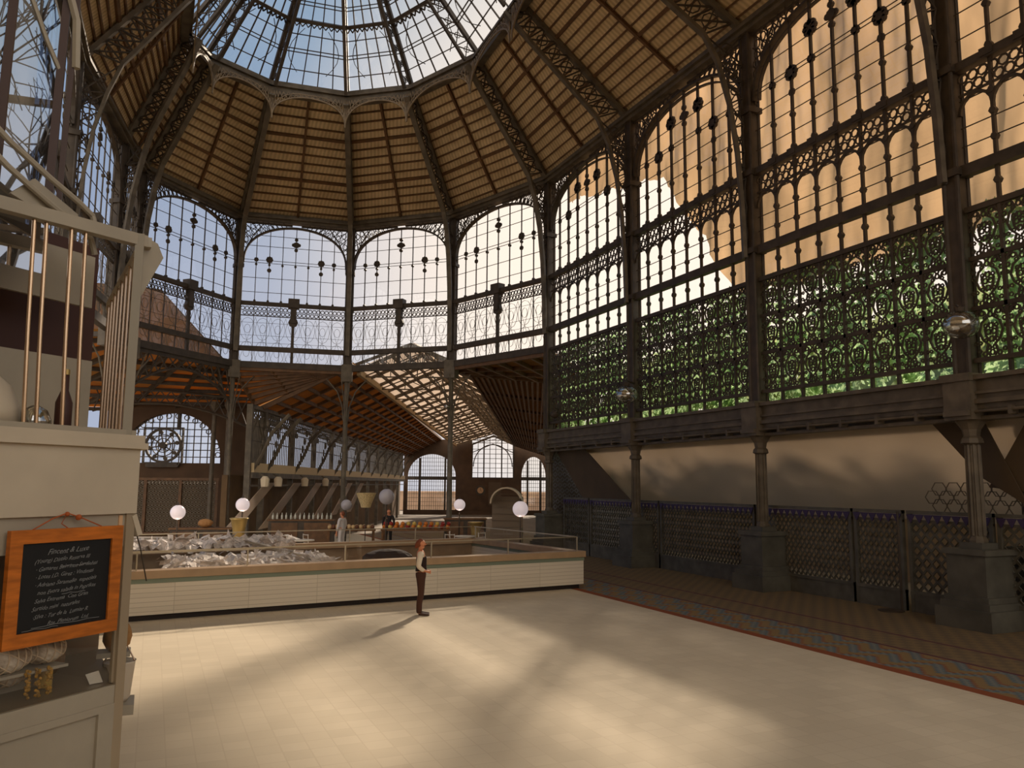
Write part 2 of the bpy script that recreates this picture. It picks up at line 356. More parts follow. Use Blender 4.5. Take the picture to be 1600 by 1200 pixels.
def window_bay(name, a, b, style, nm=8):
    f = Fr(COLS[a], COLS[b]); L = f.L; full = style == 'full'
    root = MB(); g = .22
    # rails
    for z, h, d in ((ZR, .26, .22), (ZF, .20, .24), (ZLT, .13, .14) if full else (ZLT + .04, .34, .3)):
        f.box(root, g, z - h / 2, L - g, z + h / 2, -d / 2, d / 2)
    if full: f.box(root, g, ZLB - .08, L - g, ZLB + .02, -.08, .08)
    # arch ring (flattened), springing at 15.0
    zs, za = 14.95, 17.05; hw = L / 2 - .25
    arch = [(L / 2 + hw * math.cos(PI - PI * i / 28), zs + (za - zs) * math.sin(PI * i / 28) ** .82) for i in range(29)]
    def archz(s):
        x = min(1, abs(s - L / 2) / hw); return zs + (za - zs) * max(0, 1 - x * x) ** .41
    f.path(root, arch, .09, 0, d=.2)
    if full: f.path(root, [(L / 2 + (x - L / 2) * .94, zs + (z - zs) * .9 - .02) for x, z in arch], .05, 0, d=.12)
    # mullions
    sp = [g + (L - 2 * g) * i / nm for i in range(1, nm)]
    w = .075 if full else .05
    for i, s in enumerate(sp):
        zt = archz(s); mid = i == nm // 2 - 1
        if full:
            f.bar(root, s, ZBT, s, zt, w, .08)
        else:
            f.bar(root, s, ZF, s, zt, .04, .05); f.bar(root, s, ZLT, s, ZF, .16 if mid else .03, .12 if mid else .05)
        for z in ((ZF + .22, ZF + 1.2, ZR + .55, ZR + 1.15, ZR - .45, ZF - .85) if full else (ZF + .15, ZF + 2.2)):
            if z < zt - .1: f.disc(root, s, z, .085 if full else .07, .12, 0, 6)
        if full and z: f.box(root, s - .16, ZF - .05, s + .16, ZF + .14, -.14, .14)
    # wires
    for z in ((13.35, 14.0, 14.55, 15.15, 15.28, 15.95, 11.85, 11.2, 10.75) if full else (13.3, 14.1, 14.95, 15.1, 15.9, 16.5)):
        s0 = next(s for s in [g + .01 * k for k in range(2000)] if archz(s) > z + .02 or s > L / 2) if z > zs else g
        f.bar(root, s0, z, L - s0, z, .022 if full else .026, .022)
    if not full:
        for z in (11.6, 10.9, 10.5): f.bar(root, g, z, L - g, z, .014, .014)
        f.box(root, L / 2 - .3, ZF - .15, L / 2 + .3, ZF + .35, -.2, .25); f.box(root, L / 2 - .16, ZF - 1.0, L / 2 + .16, ZF, -.12, .16)
        f.disc(root, L / 2, ZF - .95, .26, .2, 0, 8)
    o = struct(root.build(name, IRON_D)); kids = []
    # medallions on the rods
    md = MB()
    for i, s in enumerate(sp):
        def rosette(z, r):
            f.disc(md, s, z, r * .5, .1)
            for k in range(8): f.disc(md, s + r * .62 * math.cos(k * PI / 4), z + r * .62 * math.sin(k * PI / 4), r * .36, .08)
        n = len(sp)
        if i == n // 2: [f.disc(md, s, 16.1 + q, .1 if q else .17, .1) for q in (-.3, 0, .3)]; f.disc(md, s - .15, 16.1, .1); f.disc(md, s + .15, 16.1, .1)
        elif i in (1, n - 2): rosette(15.15, .25 if full else .2); f.disc(md, s, 14.55, .12)
        elif i in (2, 4) and full: rosette(16.05 if False else 15.2, .14)
        elif i in (0, n - 1): rosette(15.12, .13)
    if full:
        rs = [sp[2], sp[4]]
        for s in rs:
            for k in range(8): f.disc(md, s + .17 * math.cos(k * PI / 4), 16.15 + .17 * math.sin(k * PI / 4), .1, .08)
    kids.append(md.build('medallion', IRON_D, o))
    # frieze of interlaced rings under the middle rail
    fz = MB(); zc = ZF - .40; r = .19 if full else .17; k = int((L - 2 * g) / (r * 1.28)); st = (L - 2 * g) / k
    for i in range(k):
        s = g + st * (i + .5); f.ring(fz, s, zc + .11, r * .62, r * .62, .04, 0, 7); f.ring(fz, s + st / 2, zc - .13, r * .6, r * .6, .04, 0, 7)
    f.bar(fz, g, ZF - .68, L - g, ZF - .68, .045, .06)
    for i in range(nm):
        s0 = ([g] + sp)[i]; s1 = (sp + [L - g])[i]; c = (s0 + s1) / 2; hw2 = (s1 - s0) / 2
        if full: f.path(fz, [(c + hw2 * math.cos(PI - PI * q / 8), ZF - 1.15 + .42 * math.sin(PI * q / 8)) for q in range(9)], .07, 0)
    kids.append(fz.build('frieze', IRON_D, o))
    # spandrels: lattice of curls between arch, post and eave
    sd_ = MB(); rnd = random.Random(hash(name) % 1000 if False else len(name) + int(L * 100))
    for side in (0, 1):
        X = (lambda s: s) if side == 0 else (lambda s: L - s)
        f.bar(sd_, X(g), ZE - .12, X(L * .46), ZE - .12, .08, .12)
        for i in range(1, 11):
            s = g + (L * .42) * i / 11; z0 = archz(s)
            if ZE - z0 > .25:
                f.bar(sd_, X(s), z0, X(s - .18), ZE - .1, .03, .04); f.bar(sd_, X(s), z0, X(max(g, s - (ZE - z0) * .9)), z0 + min(ZE - z0, (s - g) / .9) * .95, .035, .04)
        z = zs
        s = g + .16
        while s < L * .40:
            z = archz(s) + .17
            while z < ZE - .2:
                f.ring(sd_, X(s + .05 * math.sin(z * 5)), z, .13, .15, .034, 0, 7); z += .31
            s += .29
        f.path(sd_, [(X(g + .04 + .95 * (q / 8) ** 1.7), zs - .1 + (ZE - zs) * (q / 8) ** .8 * .98) for q in range(9)], .045, 0)
    kids.append(sd_.build('spandrel', IRON_D, o))
    if full:
        ls = MB()
        edges = [g] + sp + [L - g]
        for i in range(nm):
            s0, s1 = edges[i], edges[i + 1]; c = (s0 + s1) / 2; w2 = (s1 - s0) / 2
            for row in range(3):
                zb = ZLB + (ZLT - ZLB) * row / 3; H = (ZLT - ZLB) / 3
                if row: f.bar(ls, s0, zb, s1, zb, .10, .08)
                # urn shaped scroll figure
                for sg in (-1, 1):
                    f.path(ls, [(c + sg * w2 * q, zb + H * t) for q, t in ((.12, .04), (.34, .12), (.2, .26), (.5, .36), (.68, .52), (.52, .7), (.2, .78), (.34, .9), (.7, .97))], .042, 0)
                    for q, t, rr in ((.72, .14, .045), (.9, .3, .04), (.66, .3, .04), (.86, .58, .04), (.34, .34, .045), (.3, .62, .045), (.62, .96, .045), (.32, .78, .04), (.2, .98, .04)): f.ring(ls, c + sg * w2 * q, zb + H * t, rr, rr, .03, 0, 5)
                    f.path(ls, [(c + sg * w2 * q, zb + H * t) for q, t in ((.05, .3), (.3, .42), (.36, .56), (.05, .68))], .04, 0)
                    for q, t, rr in ((.78, .88, .06), (.82, .72, .05), (.48, .88, .055), (.17, .2, .05), (.16, .5, .06), (.42, .08, .05)):
                        f.ring(ls, c + sg * w2 * q, zb + H * t, rr, rr, .034, 0, 6)
                    f.bar(ls, c + sg * w2 * .88, zb + H * .8, c + sg * w2 * .6, zb + H, .04)
                for t in (.1, .36, .62, .84, .95): f.ring(ls, c, zb + H * t, .055, .06, .034, 0, 6)
        kids.append(ls.build('lattice_screen', IRON_D, o))
    else:
        tr = MB(); n = 7; st = (L - 2 * g) / n
        for i in range(n):
            c = g + st * (i + .5)
            for z in (9.95, 11.25): f.ring(tr, c, z, st * .48, .62, .016, 0, 12); f.ring(tr, c, z, st * .2, .25, .016, 0, 8)
            f.bar(tr, c - st / 2, 9.4, c + st / 2, 11.9, .013); f.bar(tr, c + st / 2, 9.4, c - st / 2, 11.9, .013)
        kids.append(tr.build('tracery', IRON, o))
    gl = MB(); lo = ZBT if full else ZLT
    gl.quad(f.p(g, lo, -.03), f.p(L - g, lo, -.03), f.p(L - g, ZE - .2, -.03), f.p(g, ZE - .2, -.03))
    kids.append(gl.build('glass_pane', GLASS, o))
    return f

BAYS = [('C3', 'C4', 'full'), ('C2', 'C3', 'full'), ('C1', 'C2', 'full'), ('C0', 'C1', 'full'), ('A1', 'C0', 'apse'), ('A2', 'A1', 'apse'),
        ('A3', 'A2', 'apse'), ('A4', 'A3', 'apse'), ('A5', 'A4', 'apse'), ('A6', 'A5', 'apse'), ('A7', 'A6', 'apse')]
for i, (a, b, st) in enumerate(BAYS): window_bay('window_%d' % (i + 1), a, b, st)

# eave beams, entablatures and the roof
CEN = (6.3, 26)
def uv_panel(P, Q, R):
    o = P.copy(); u = (Q - P).normalized(); v = (R - P); v = (v - u * v.dot(u)).normalized()
    return lambda p: ((p - o).dot(u), (p - o).dot(v))
for i, (a, b, st) in enumerate(BAYS + [('C4', 'C5', 'x'), ('C5', 'C6', 'x')]):
    f = Fr(COLS[a], COLS[b]); L = f.L
    e = MB(); f.box(e, 0, ZE - .02, L, ZE + .38, -.2, .28); f.box(e, 0, ZE + .12, L, ZE + .24, .28, .4)
    struct(e.build('trim_1', IRON)).name = 'trim_%d' % (i + 1)
    P, Q, R, S = V3(COLS[a], ZE + .3), V3(COLS[b], ZE + .3), V3(RING[b], ZR1), V3(RING[a], ZR1)
    c = MB(); G = 8; bl = lambda u, v: P.lerp(Q, u).lerp(S.lerp(R, u), v); U = Vector((0, 0, .16))
    for gi in range(G):
        for gj in range(G):
            q4 = [bl(gi / G, gj / G), bl((gi + 1) / G, gj / G), bl((gi + 1) / G, (gj + 1) / G), bl(gi / G, (gj + 1) / G)]; c.quad(*q4); c.quad(*[w_ + U for w_ in reversed(q4)])
    o = struct(c.build('ceiling', BOARD, uvf=uv_panel(P, S, Q)))
    pu = MB(); n = 15; nn = (Q - P).cross(S - P).normalized()
    if nn.z > 0: nn = -nn
    for k in range(1, n):
        t = k / n; thick = k in (5, 10); A = P.lerp(S, t) + nn * .05; B = Q.lerp(R, t) + nn * .05
        pu.bar(A, B, .14 if thick else .07, .16 if thick else .08, nn)
    A = ((P + Q) / 2) + nn * .1; B = ((R + S) / 2) + nn * .1; pu.bar(A, B, .12, .12, nn)
    pu.build('purlins', PURL, o)
    # ring beam under the lantern
    fr = Fr(RING[a], RING[b]); rb = MB(); fr.box(rb, -.05, ZR1 - .55, fr.L + .05, ZR1 + .12, -.2, .12); fr.box(rb, -.05, ZR1 - .18, fr.L + .05, ZR1 - .06, .12, .24)
    if fr.L > .4:
        o2 = struct(rb.build('trim_1', IRON)); o2.name = 'trim_%d' % (i + 21)
        al = MB(); hw = fr.L / 2 - .1
        pts = [(fr.L / 2 + hw * math.cos(PI - PI * q / 20), ZR1 - 1.9 + 1.25 * math.sin(PI * q / 20) ** .8) for q in range(21)]
        fr.path(al, pts, .06, .35); fr.path(al, [(x, min(ZR1 - .5, z + .22)) for x, z in pts], .035, .35)
        for q in range(0, 20): 
            x0, z0 = pts[q]; fr.bar(al, x0, z0, pts[q + 1][0], ZR1 - .5, .03, .03, .35); fr.bar(al, x0, ZR1 - .5, pts[q + 1][0], pts[q + 1][1], .03, .03, .35)
        al.build('arch_lattice', IRON_L, o2)
    # lantern facet: glass with glazing bars
    P, Q, R, S = V3(RING[a], ZR1 + .1), V3(RING[b], ZR1 + .1), V3(APEX[b], ZA), V3(APEX[a], ZA)
    w = MB(); nrm = (Q - P).cross(S - P).normalized()
    def pp(u, t): return P.lerp(Q, u).lerp(S.lerp(R, u), t)
    nb = 5
    for k in range(1, nb): w.bar(pp(k / nb, 0), pp(k / nb, 1 if k % 2 else .7), .05, .06, nrm)
    for t in (.07, .15, .165, .23, .36, .375, .45, .55, .65, .75): w.bar(pp(0, t), pp(1, t), .045, .05, nrm)
    w.bar(pp(0, .29) - nrm * 0, pp(1, .29), .16, .34, nrm)
    for k in range(10):
        u = k / 10; A, B, Cc = pp(u, .283), pp(u + .05, .265), pp(u + .1, .283); w.bar(A, B, .05, .06, nrm); w.bar(B, Cc, .05, .06, nrm)
    for sgn in (0, 1):
        w.tube([pp(.3 + .4 * sgn + (.18 * math.sin(q * PI / 6)) * (1 if sgn else -1), .06 + .2 * q / 6) for q in range(7)], .02, 4)
    o3 = struct(w.build('window_1', IRON_D)); o3.name = 'window_%d' % (i + 21)
    gl = MB(); gl.quad(P, Q, R, S); gl.build('glass_pane', GLASS, o3)

# roof beyond the skylight on the unseen side of the nave, side and back walls close the hall
PL = mat('hall_plaster', srgb(176, 156, 124), .8, 0, .2, 1)
m = MB(); m.slab([(-3.4, 23.0, ZE), (-3.4, -8.2, ZE), (.3, -8.2, ZR1), (.3, 23.6, ZR1)], .15, (0, 0, 1)); m.slab([(.3, 23.6, ZR1), (.3, -8.2, ZR1), (6.3, -8.2, ZA), (6.3, 24, ZA)], .15, (0, 0, 1))
struct(m.build('ceiling', PL))
m = MB(); m.box((-3.6, -8.2, 0), (-3.3, 22.6, ZE)); struct(m.build('wall_left', PL))
m = MB(); m.box((-3.6, -8.5, 0), (17, -8.2, 5)); m.box((-3.6, -8.5, 17), (17, -8.2, 30.3)); struct(m.build('wall_back', PL))
m = MB()
for k in range(9): m.box((-3.6 + 2.5 * k, -8.4, 5), (-3.45 + 2.5 * k, -8.25, 17))
for z in (9, 13): m.box((-3.6, -8.4, z), (17, -8.25, z + .15))
struct(m.build('window_81', IRON))
m = MB(); m.box((XW - .1, -8.2, 0), (XW + .25, 4.9, ZBT)); struct(m.build('wall_right', PL))
m = MB()
for k in range(6): m.box((XW - .1, -8.2 + 2.6 * k, ZBT), (XW + .1, -8.05 + 2.6 * k, ZE))
for z in (9.2, 12.6): m.box((XW - .1, -8.2, z), (XW + .1, 4.9, z + .15))
struct(m.build('window_82', IRON))

# entablature beams of the right wall
for i, (a, b) in enumerate((('C0', 'C1'), ('C1', 'C2'), ('C2', 'C3'), ('C3', 'C4'))):
    f = Fr(COLS[a], COLS[b]); L = f.L; e = MB()
    f.box(e, .1, ZB + .22, L - .1, ZBT, -.25, .2); f.box(e, .1, ZBT - .1, L - .1, ZBT, .2, .34); f.box(e, .1, ZBT - .42, L - .1, ZBT - .36, .2, .27)
    f.box(e, .1, ZB + .06, L - .1, ZB + .24, -.25, -.12); f.box(e, .1, ZB + .34, L - .1, ZB + .44, .2, .3); f.box(e, .1, ZB, L - .1, ZB + .08, -.25, .12)
    o = struct(e.build('trim_1', IRON)); o.name = 'trim_%d' % (i + 41)
    t = MB(); t.tube([f.p(.3, ZB + .17, .3), f.p(L - .3, ZB + .17, .3)], .035, 8)
    for k in range(1, 6): f.box(t, L * k / 6 - .04, ZB + .06, L * k / 6 + .04, ZB + .24, .1, .34)
    t.build('pipe', IRON_L if False else IRON, o)

# ================================================================== COLUMNS
def column(key, label, kind, n):
    x, y = COLS[key]; t = thing('iron_column', label, 'column', (x, y, 0), 0, 'iron columns of the hall')
    q = Vector(n).normalized(); rz = math.atan2(q.y, q.x); t.rotation_euler = (0, 0, rz)
    up_ = MB(); z0 = ZLT if kind == 'apse' else ZB
    up_.box((-.17, -.17, z0), (.17, .17, ZE + .35))
    for sx in (-1, 1):
        for sy in (-1, 1): up_.tube([(sx * .17, sy * .17, z0), (sx * .17, sy * .17, ZE)], .055, 6)
    for z in (ZR, ZF, 14.7): up_.box((-.26, -.26, z - .09), (.26, .26, z + .09))
    up_.build('upper_shaft', IRON_D, t)
    if kind == 'apse':
        lo = MB(); lo.lathe([(.26, 0), (.26, .5), (.2, .6), (.15, .75), (.13, 5), (.12, 9.0), (.2, 9.1)], (0, 0, 0), 12); lo.build('lower_shaft', IRON, t)
        ca = MB(); ca.box((-.3, -.3, ZLT - .7), (.3, .3, ZLT + .25)); ca.build('capital', IRON, t)
        br = MB()
        for s in (-1, 1): br.tube([(0, s * .12, 6.4), (0, s * .2, 7.2), (0, s * .5, 8.0), (0, s * 1.1, 8.7)], .04, 5); br.tube([(.1, 0, 6.4), (.3, s * .1, 7.4), (.8, s * .25, 8.7)], .03, 5)
        br.build('bracket', IRON, t)
    else:
        lo = MB(); lo.lathe([(.2, 1.67), (.2, 1.85), (.15, 1.95), (.14, 3.9), (.135, ZB - .45)], (0, 0, 0), 8)
        for k in range(8): lo.tube([(.15 * math.cos(k * PI / 4), .15 * math.sin(k * PI / 4), 1.95), (.14 * math.cos(k * PI / 4), .14 * math.sin(k * PI / 4), ZB - .5)], .03, 4)
        lo.build('lower_shaft', IRON, t)
        ca = MB(); ca.lathe([(.15, ZB - .55), (.24, ZB - .5), (.22, ZB - .4), (.17, ZB - .35), (.2, ZB - .2), (.32, ZB - .02), (.34, ZB)], (0, 0, 0), 8)
        ca.box((-.33, -.33, ZB), (.42, .33, ZBT)); ca.box((-.33, -.36, ZBT - .12), (.48, .36, ZBT + .05)); ca.box((-.3, -.3, ZB + .08), (.5, .3, ZB + .2))
        ca.build('capital', IRON, t)
        pe = MB(); pe.box((-.46, -.46, .62), (.46, .46, 1.55)); pe.box((-.52, -.52, 1.55), (.52, .52, 1.67)); pe.box((-.72, -.66, 0), (.66, .66, .42)); pe.box((-.6, -.58, .42), (.58, .58, .56)); pe.box((-.54, -.52, .56), (.52, .52, .68))
        pe.box((-.26, -.26, 1.67), (.26, .26, 1.8)); pe.build('pedestal', STONE, t)
    return t
lab = {'C0': 'iron column where the straight right wall meets the curved far end', 'C1': 'iron column between the white glowing bay and the half curtained bay',
       'C2': 'iron column between the half curtained bay and the orange bay', 'C3': 'broad nearest iron column at the right edge on a big pedestal', 'C4': 'iron column out of frame beyond the nearest right bay',
       'A1': 'slim iron column at the far end, just left of the corner column', 'A2': 'slim iron column at the middle of the far end', 'A3': 'iron column at the far end right of the wheel window',
       'A4': 'iron column at the far end beside the kiosk railing', 'A5': 'iron column rising behind the kiosk glass', 'A6': 'iron column of the left side hidden behind the kiosk', 'A7': 'iron column of the left side behind the kiosk window'}
for k in ('C0', 'C1', 'C2', 'C3'): column(k, lab[k], 'wall', (-1, 0, 0))
for k in ('A1', 'A2', 'A3', 'A4', 'A5', 'A6'): column(k, lab[k], 'apse', (RING[k][0] - COLS[k][0], RING[k][1] - COLS[k][1], 0))

# ================================================================== ROOF TRUSSES
def truss(key, label):
    P0 = V3(COLS[key], 0); R0 = V3(RING[key], 0); h = (R0 - P0); H = h.length; h.normalize(); side = Vector((-h.y, h.x, 0))
    t = thing('roof_truss', label, 'roof truss', (P0.x, P0.y, 0), 0, 'lattice roof trusses under the boarded roof', world=True)
    pt = lambda n, z: P0 + h * n + Vector((0, 0, z))
    slope = Vector((H, ZR1 - ZE)); sl = slope.normalized(); nr = Vector((sl.y, -sl.x)); D = .95
    o0 = Vector((.1, ZE + .1)); o1 = Vector((H, ZR1 - .1)); i0 = o0 + sl * .9 + nr * D; i1 = o1 + nr * D * .85
    oc = MB(); oc.bar(pt(*o0), pt(*o1), .28, .16, side.cross(pt(*o1) - pt(*o0))); oc.build('outer_chord', IRON, t)
    ic = MB(); ic.bar(pt(*i0), pt(*i1), .26, .12, side.cross(pt(*i1) - pt(*i0)))
    # leg curving down to the column
    q = [Vector((.30, ZR - .2)), Vector((.34, 11.6)), Vector((.44, 13.4)), Vector((.64, 15.0)), Vector((.98, 16.4)), i0]
    for A, B in zip(q, q[1:]): ic.bar(pt(*A), pt(*B), .24, .11, side.cross(pt(*B) - pt(*A)))
    ic.build('inner_chord', IRON, t)
    la = MB()
    def lat(A0, A1, B0, B1, n, w=.05):
        for k in range(n):
            a, b = A0.lerp(A1, k / n), A0.lerp(A1, (k + 1) / n); c, d = B0.lerp(B1, k / n), B0.lerp(B1, (k + 1) / n)
            la.bar(pt(*a), pt(*c), w, w, side); la.bar(pt(*a), pt(*d), w, w, side); la.bar(pt(*c), pt(*b), w, w, side)
            m_ = (a + b + c + d) / 4; r = (a - c).length * .26
            la.tube([pt(m_.x + r * math.cos(g * PI / 4), m_.y + r * math.sin(g * PI / 4)) for g in range(8)], .028, 4, True)
    lat(o0 + sl * .5, o1, i0, i1, 8)
    cols_ = [Vector((.2, z)) for z in (ZR - .2, 11.6, 13.4, 15.2, 16.3, ZE)]
    for k in range(5): lat(cols_[k], cols_[k + 1], q[k], q[k + 1], 2 if k < 4 else 1, .04)
    la.build('lattice', IRON_D, t)
    # lantern rib
    A = V3(RING[key], ZR1 + .12); B = V3(APEX[key], ZA); d = (B - A); hd = Vector((d.x, d.y, 0)).normalized(); sd2 = Vector((-hd.y, hd.x, 0)); nn = d.cross(sd2).normalized()
    if nn.z > 0: nn = -nn
    lr = MB(); lr.bar(A, B, .2, .16, nn); A2, B2 = A + nn * .75, B + nn * .35; lr.bar(A2, B2, .16, .1, nn); lr.build('lantern_rib', IRON_D, t)
    ll = MB(); n = 14
    for k in range(n):
        a, b, c, e = A.lerp(B, k / n), A.lerp(B, (k + 1) / n), A2.lerp(B2, k / n), A2.lerp(B2, (k + 1) / n)
        ll.bar(a, e, .04, .04, sd2); ll.bar(c, b, .04, .04, sd2)
        m_ = (a + b + c + e) / 4; ll.tube([m_ + (d.normalized() * math.cos(g * PI / 3) + nn * math.sin(g * PI / 3)) * .14 for g in range(6)], .022, 4, True)
    ll.build('lantern_lattice', IRON_D, t)
for k, l in (('C0', 'lattice roof truss rising from the corner column right of the far end'), ('C1', 'lattice roof truss between glowing bay and half curtained bay'),
             ('C2', 'lattice roof truss at the top right, beside the orange window'), ('C3', 'lattice truss leg against the broad nearest column, upper right'),
             ('A1', 'lattice roof truss rising right of the middle of the dome'), ('A2', 'roof truss seen edge on at the middle of the dome'),
             ('A3', 'roof truss left of the middle of the dome, dark outer face'), ('A4', 'lattice roof truss at the left of the dome, above the leftmost arched window'),
             ('A5', 'dark lattice roof truss at the upper left, beside the leftmost arched window'), ('A6', 'dark lattice roof truss at the top left corner, nearest the kiosk glass')): truss(k, l)
# ================================================================== OUTSIDE THE RIGHT WALL
def curtain():
    ORA = translmat('orange_cloth', (.5, .33, .18), (.60, .40, .23), .75, .5, (.3, .8, .25))
    t = thing('sunlit_curtain', 'orange sunlit cloth hanging outside the right wall windows, its lower edge slanting', 'curtain', (18.0, 16, 9.3), world=True)
    def low(y):
        P = [(34, 16.9), (32.3, 16.6), (25.9, 15.3), (25.2, 14.6), (21.3, 9.4), (19.46, 9.35), (18.6, 9.3), (2, 9.3)]
        for (a, za), (b, zb) in zip(P, P[1:]):
            if b <= y <= a: return zb + (za - zb) * (y - b) / (a - b)
        return 9.3
    m = MB(); ny, nz = 200, 26; i0 = 0
    for j in range(ny + 1):
        y = 34 - 30 * j / ny; lo = low(y) + .05 * math.sin(y * 7.1) + .04 * math.sin(y * 17)
        for k in range(nz + 1):
            z = lo + (18.6 - lo) * k / nz
            m.v.append((18.0 + .14 * math.sin(y * 2.3 + .35 * z) + .07 * math.sin(y * 5.1 - .8 * z + math.sin(z)) + .03 * math.sin(y * 11 + z * 1.7), y, z))
    for j in range(ny):
        for k in range(nz):
            a = j * (nz + 1) + k; m.f.append((a, a + 1, a + nz + 2, a + nz + 1))
    m.build('cloth', ORA, t, smooth=True)
    r = MB(); r.tube([(18.0, 34, 18.65), (18.0, 4, 18.65)], .05, 6); r.build('curtain_rail', IRON_D, t)
curtain()
LEAF = translmat('leaf', (.12, .20, .07), (.62, .86, .46), .7, .6, (2, 2, 2))
rnd = random.Random(3)
for (y0, y1, pos) in ((26, 33, 'behind the screen of the white glowing bay'), (19.1, 25.6, 'behind the screen of the half curtained bay'), (12.3, 18.7, 'behind the screen of the orange bay'), (5.5, 11.9, 'behind the screen right of the nearest column')):
    m = MB()
    for k in range(5600):
        y = y0 + (y1 - y0) * rnd.random(); z = 5.35 + 4.1 * rnd.random() ** 1.1; x = 16.95 + .5 * rnd.random()
        # clumps leave gaps of daylight
        if math.sin(y * 2.6) + math.sin(z * 3.3 + y) + math.sin(y * 5.7 - z * 2.1) > .95: continue
        s = .06 + .09 * rnd.random(); a = rnd.random() * 6.28; b_ = rnd.random() - .5
        u = Vector((b_ * .6, math.cos(a), math.sin(a))).normalized() * s; v = Vector((b_, -math.sin(a), math.cos(a))).normalized() * s * .55
        c = Vector((x, y, z)); m.quad(c - u, c - v, c + u, c + v)
    tag(m.build('climbing_plant', LEAF), 'green climbing foliage ' + pos, 'plant', 'foliage outside the lattice screens', 'stuff')
m = MB()
for k in range(3800):
    y, z, x = rnd.uniform(9, 42), 3.5 + 6.3 * rnd.random(), rnd.uniform(24, 27)
    s = rnd.uniform(.25, .6); a = rnd.random() * 6.28; u = Vector((rnd.uniform(-.5, .5), math.cos(a), math.sin(a))) * s; v = Vector((rnd.uniform(-.5, .5), -math.sin(a), math.cos(a))) * s * .6
    c = Vector((x, y, z)); m.quad(c - u, c - v, c + u, c + v)
m.box((25.2, 9, -.3), (25.8, 42, 5))
tag(m.build('hedge', translmat('hedge_leaf', (.2, .3, .1), (.75, .85, .42), .6, .5, (1, 1, 1))), 'tall pale green hedge outside beyond the lattice screens', 'hedge', None, 'stuff')
# planter ledge the foliage grows from
m = MB(); m.box((17.2, 5, 4.9), (18.1, 33.2, 5.2)); tag(m.build('planter_ledge', mat('planter', srgb(150, 120, 70), .8)), 'ochre planter ledge running along the foot of the foliage', 'planter')

# slanted cloth awning behind the columns, with dark gussets
AW = translmat('awning_cloth', srgb(214, 200, 182), srgb(200, 188, 174), .5, .15, (.5, .5, .5))
AWD = mat('awning_dark', srgb(84, 68, 50), .8, 0, .15, 1)
t = thing('awning', 'long beige cloth awning slanting down behind the right wall columns', 'awning', (18, 20, 2), world=True)
m = MB(); m.slab([(17.4, 4, 4.55), (17.4, 33.0, 4.55), (19.6, 33.0, 2.1), (19.6, 4, 2.1)], .03); m.build('cloth', AW, t)
m = MB(); m.slab([(17.0, 33.1, 4.5), (17.0, 30.4, 4.5), (17.0, 26.7, 2.34), (17.0, 30.5, 2.34)], .04, (1, 0, 0)); m.build('gusset', AWD, t)
m = MB(); m.slab([(17.15, 13.5, 4.5), (17.15, 12.2, 4.5), (17.15, 11.3, 2.6), (17.15, 12.3, 3.2)], .04, (1, 0, 0)); m.slab([(17.2, 11.2, 4.5), (17.2, 9.6, 4.5), (17.2, 11.3, 2.9), (17.2, 12.2, 3.0)], .04, (1, 0, 0)); m.build('gusset', AWD, t)
m = MB(); m.box((22.0, -6, -.3), (22.3, 33.5, 2.6)); struct(m.build('wall_outer', mat('outer_wall', srgb(156, 134, 106), .85, 0, .3, 1)))
m = MB(); m.box((16.9, 33.6, -.3), (22.3, 33.8, 4.5)); o = struct(m.build('wall_far', mat('tiled_grey', srgb(110, 104, 98), .6, 0, .2, 3)))
m = MB(); f = Fr((16.9, 33.55), (19.2, 33.55), (17, 20))
for i in range(9):
    for j in range(17): f.ring(m, .15 + .25 * i + (.125 if j % 2 else 0), .2 + .25 * j, .1, .1, .03, 0, 4)
m.build('lattice_relief', mat('relief_blue', srgb(128, 128, 136), .5), o)

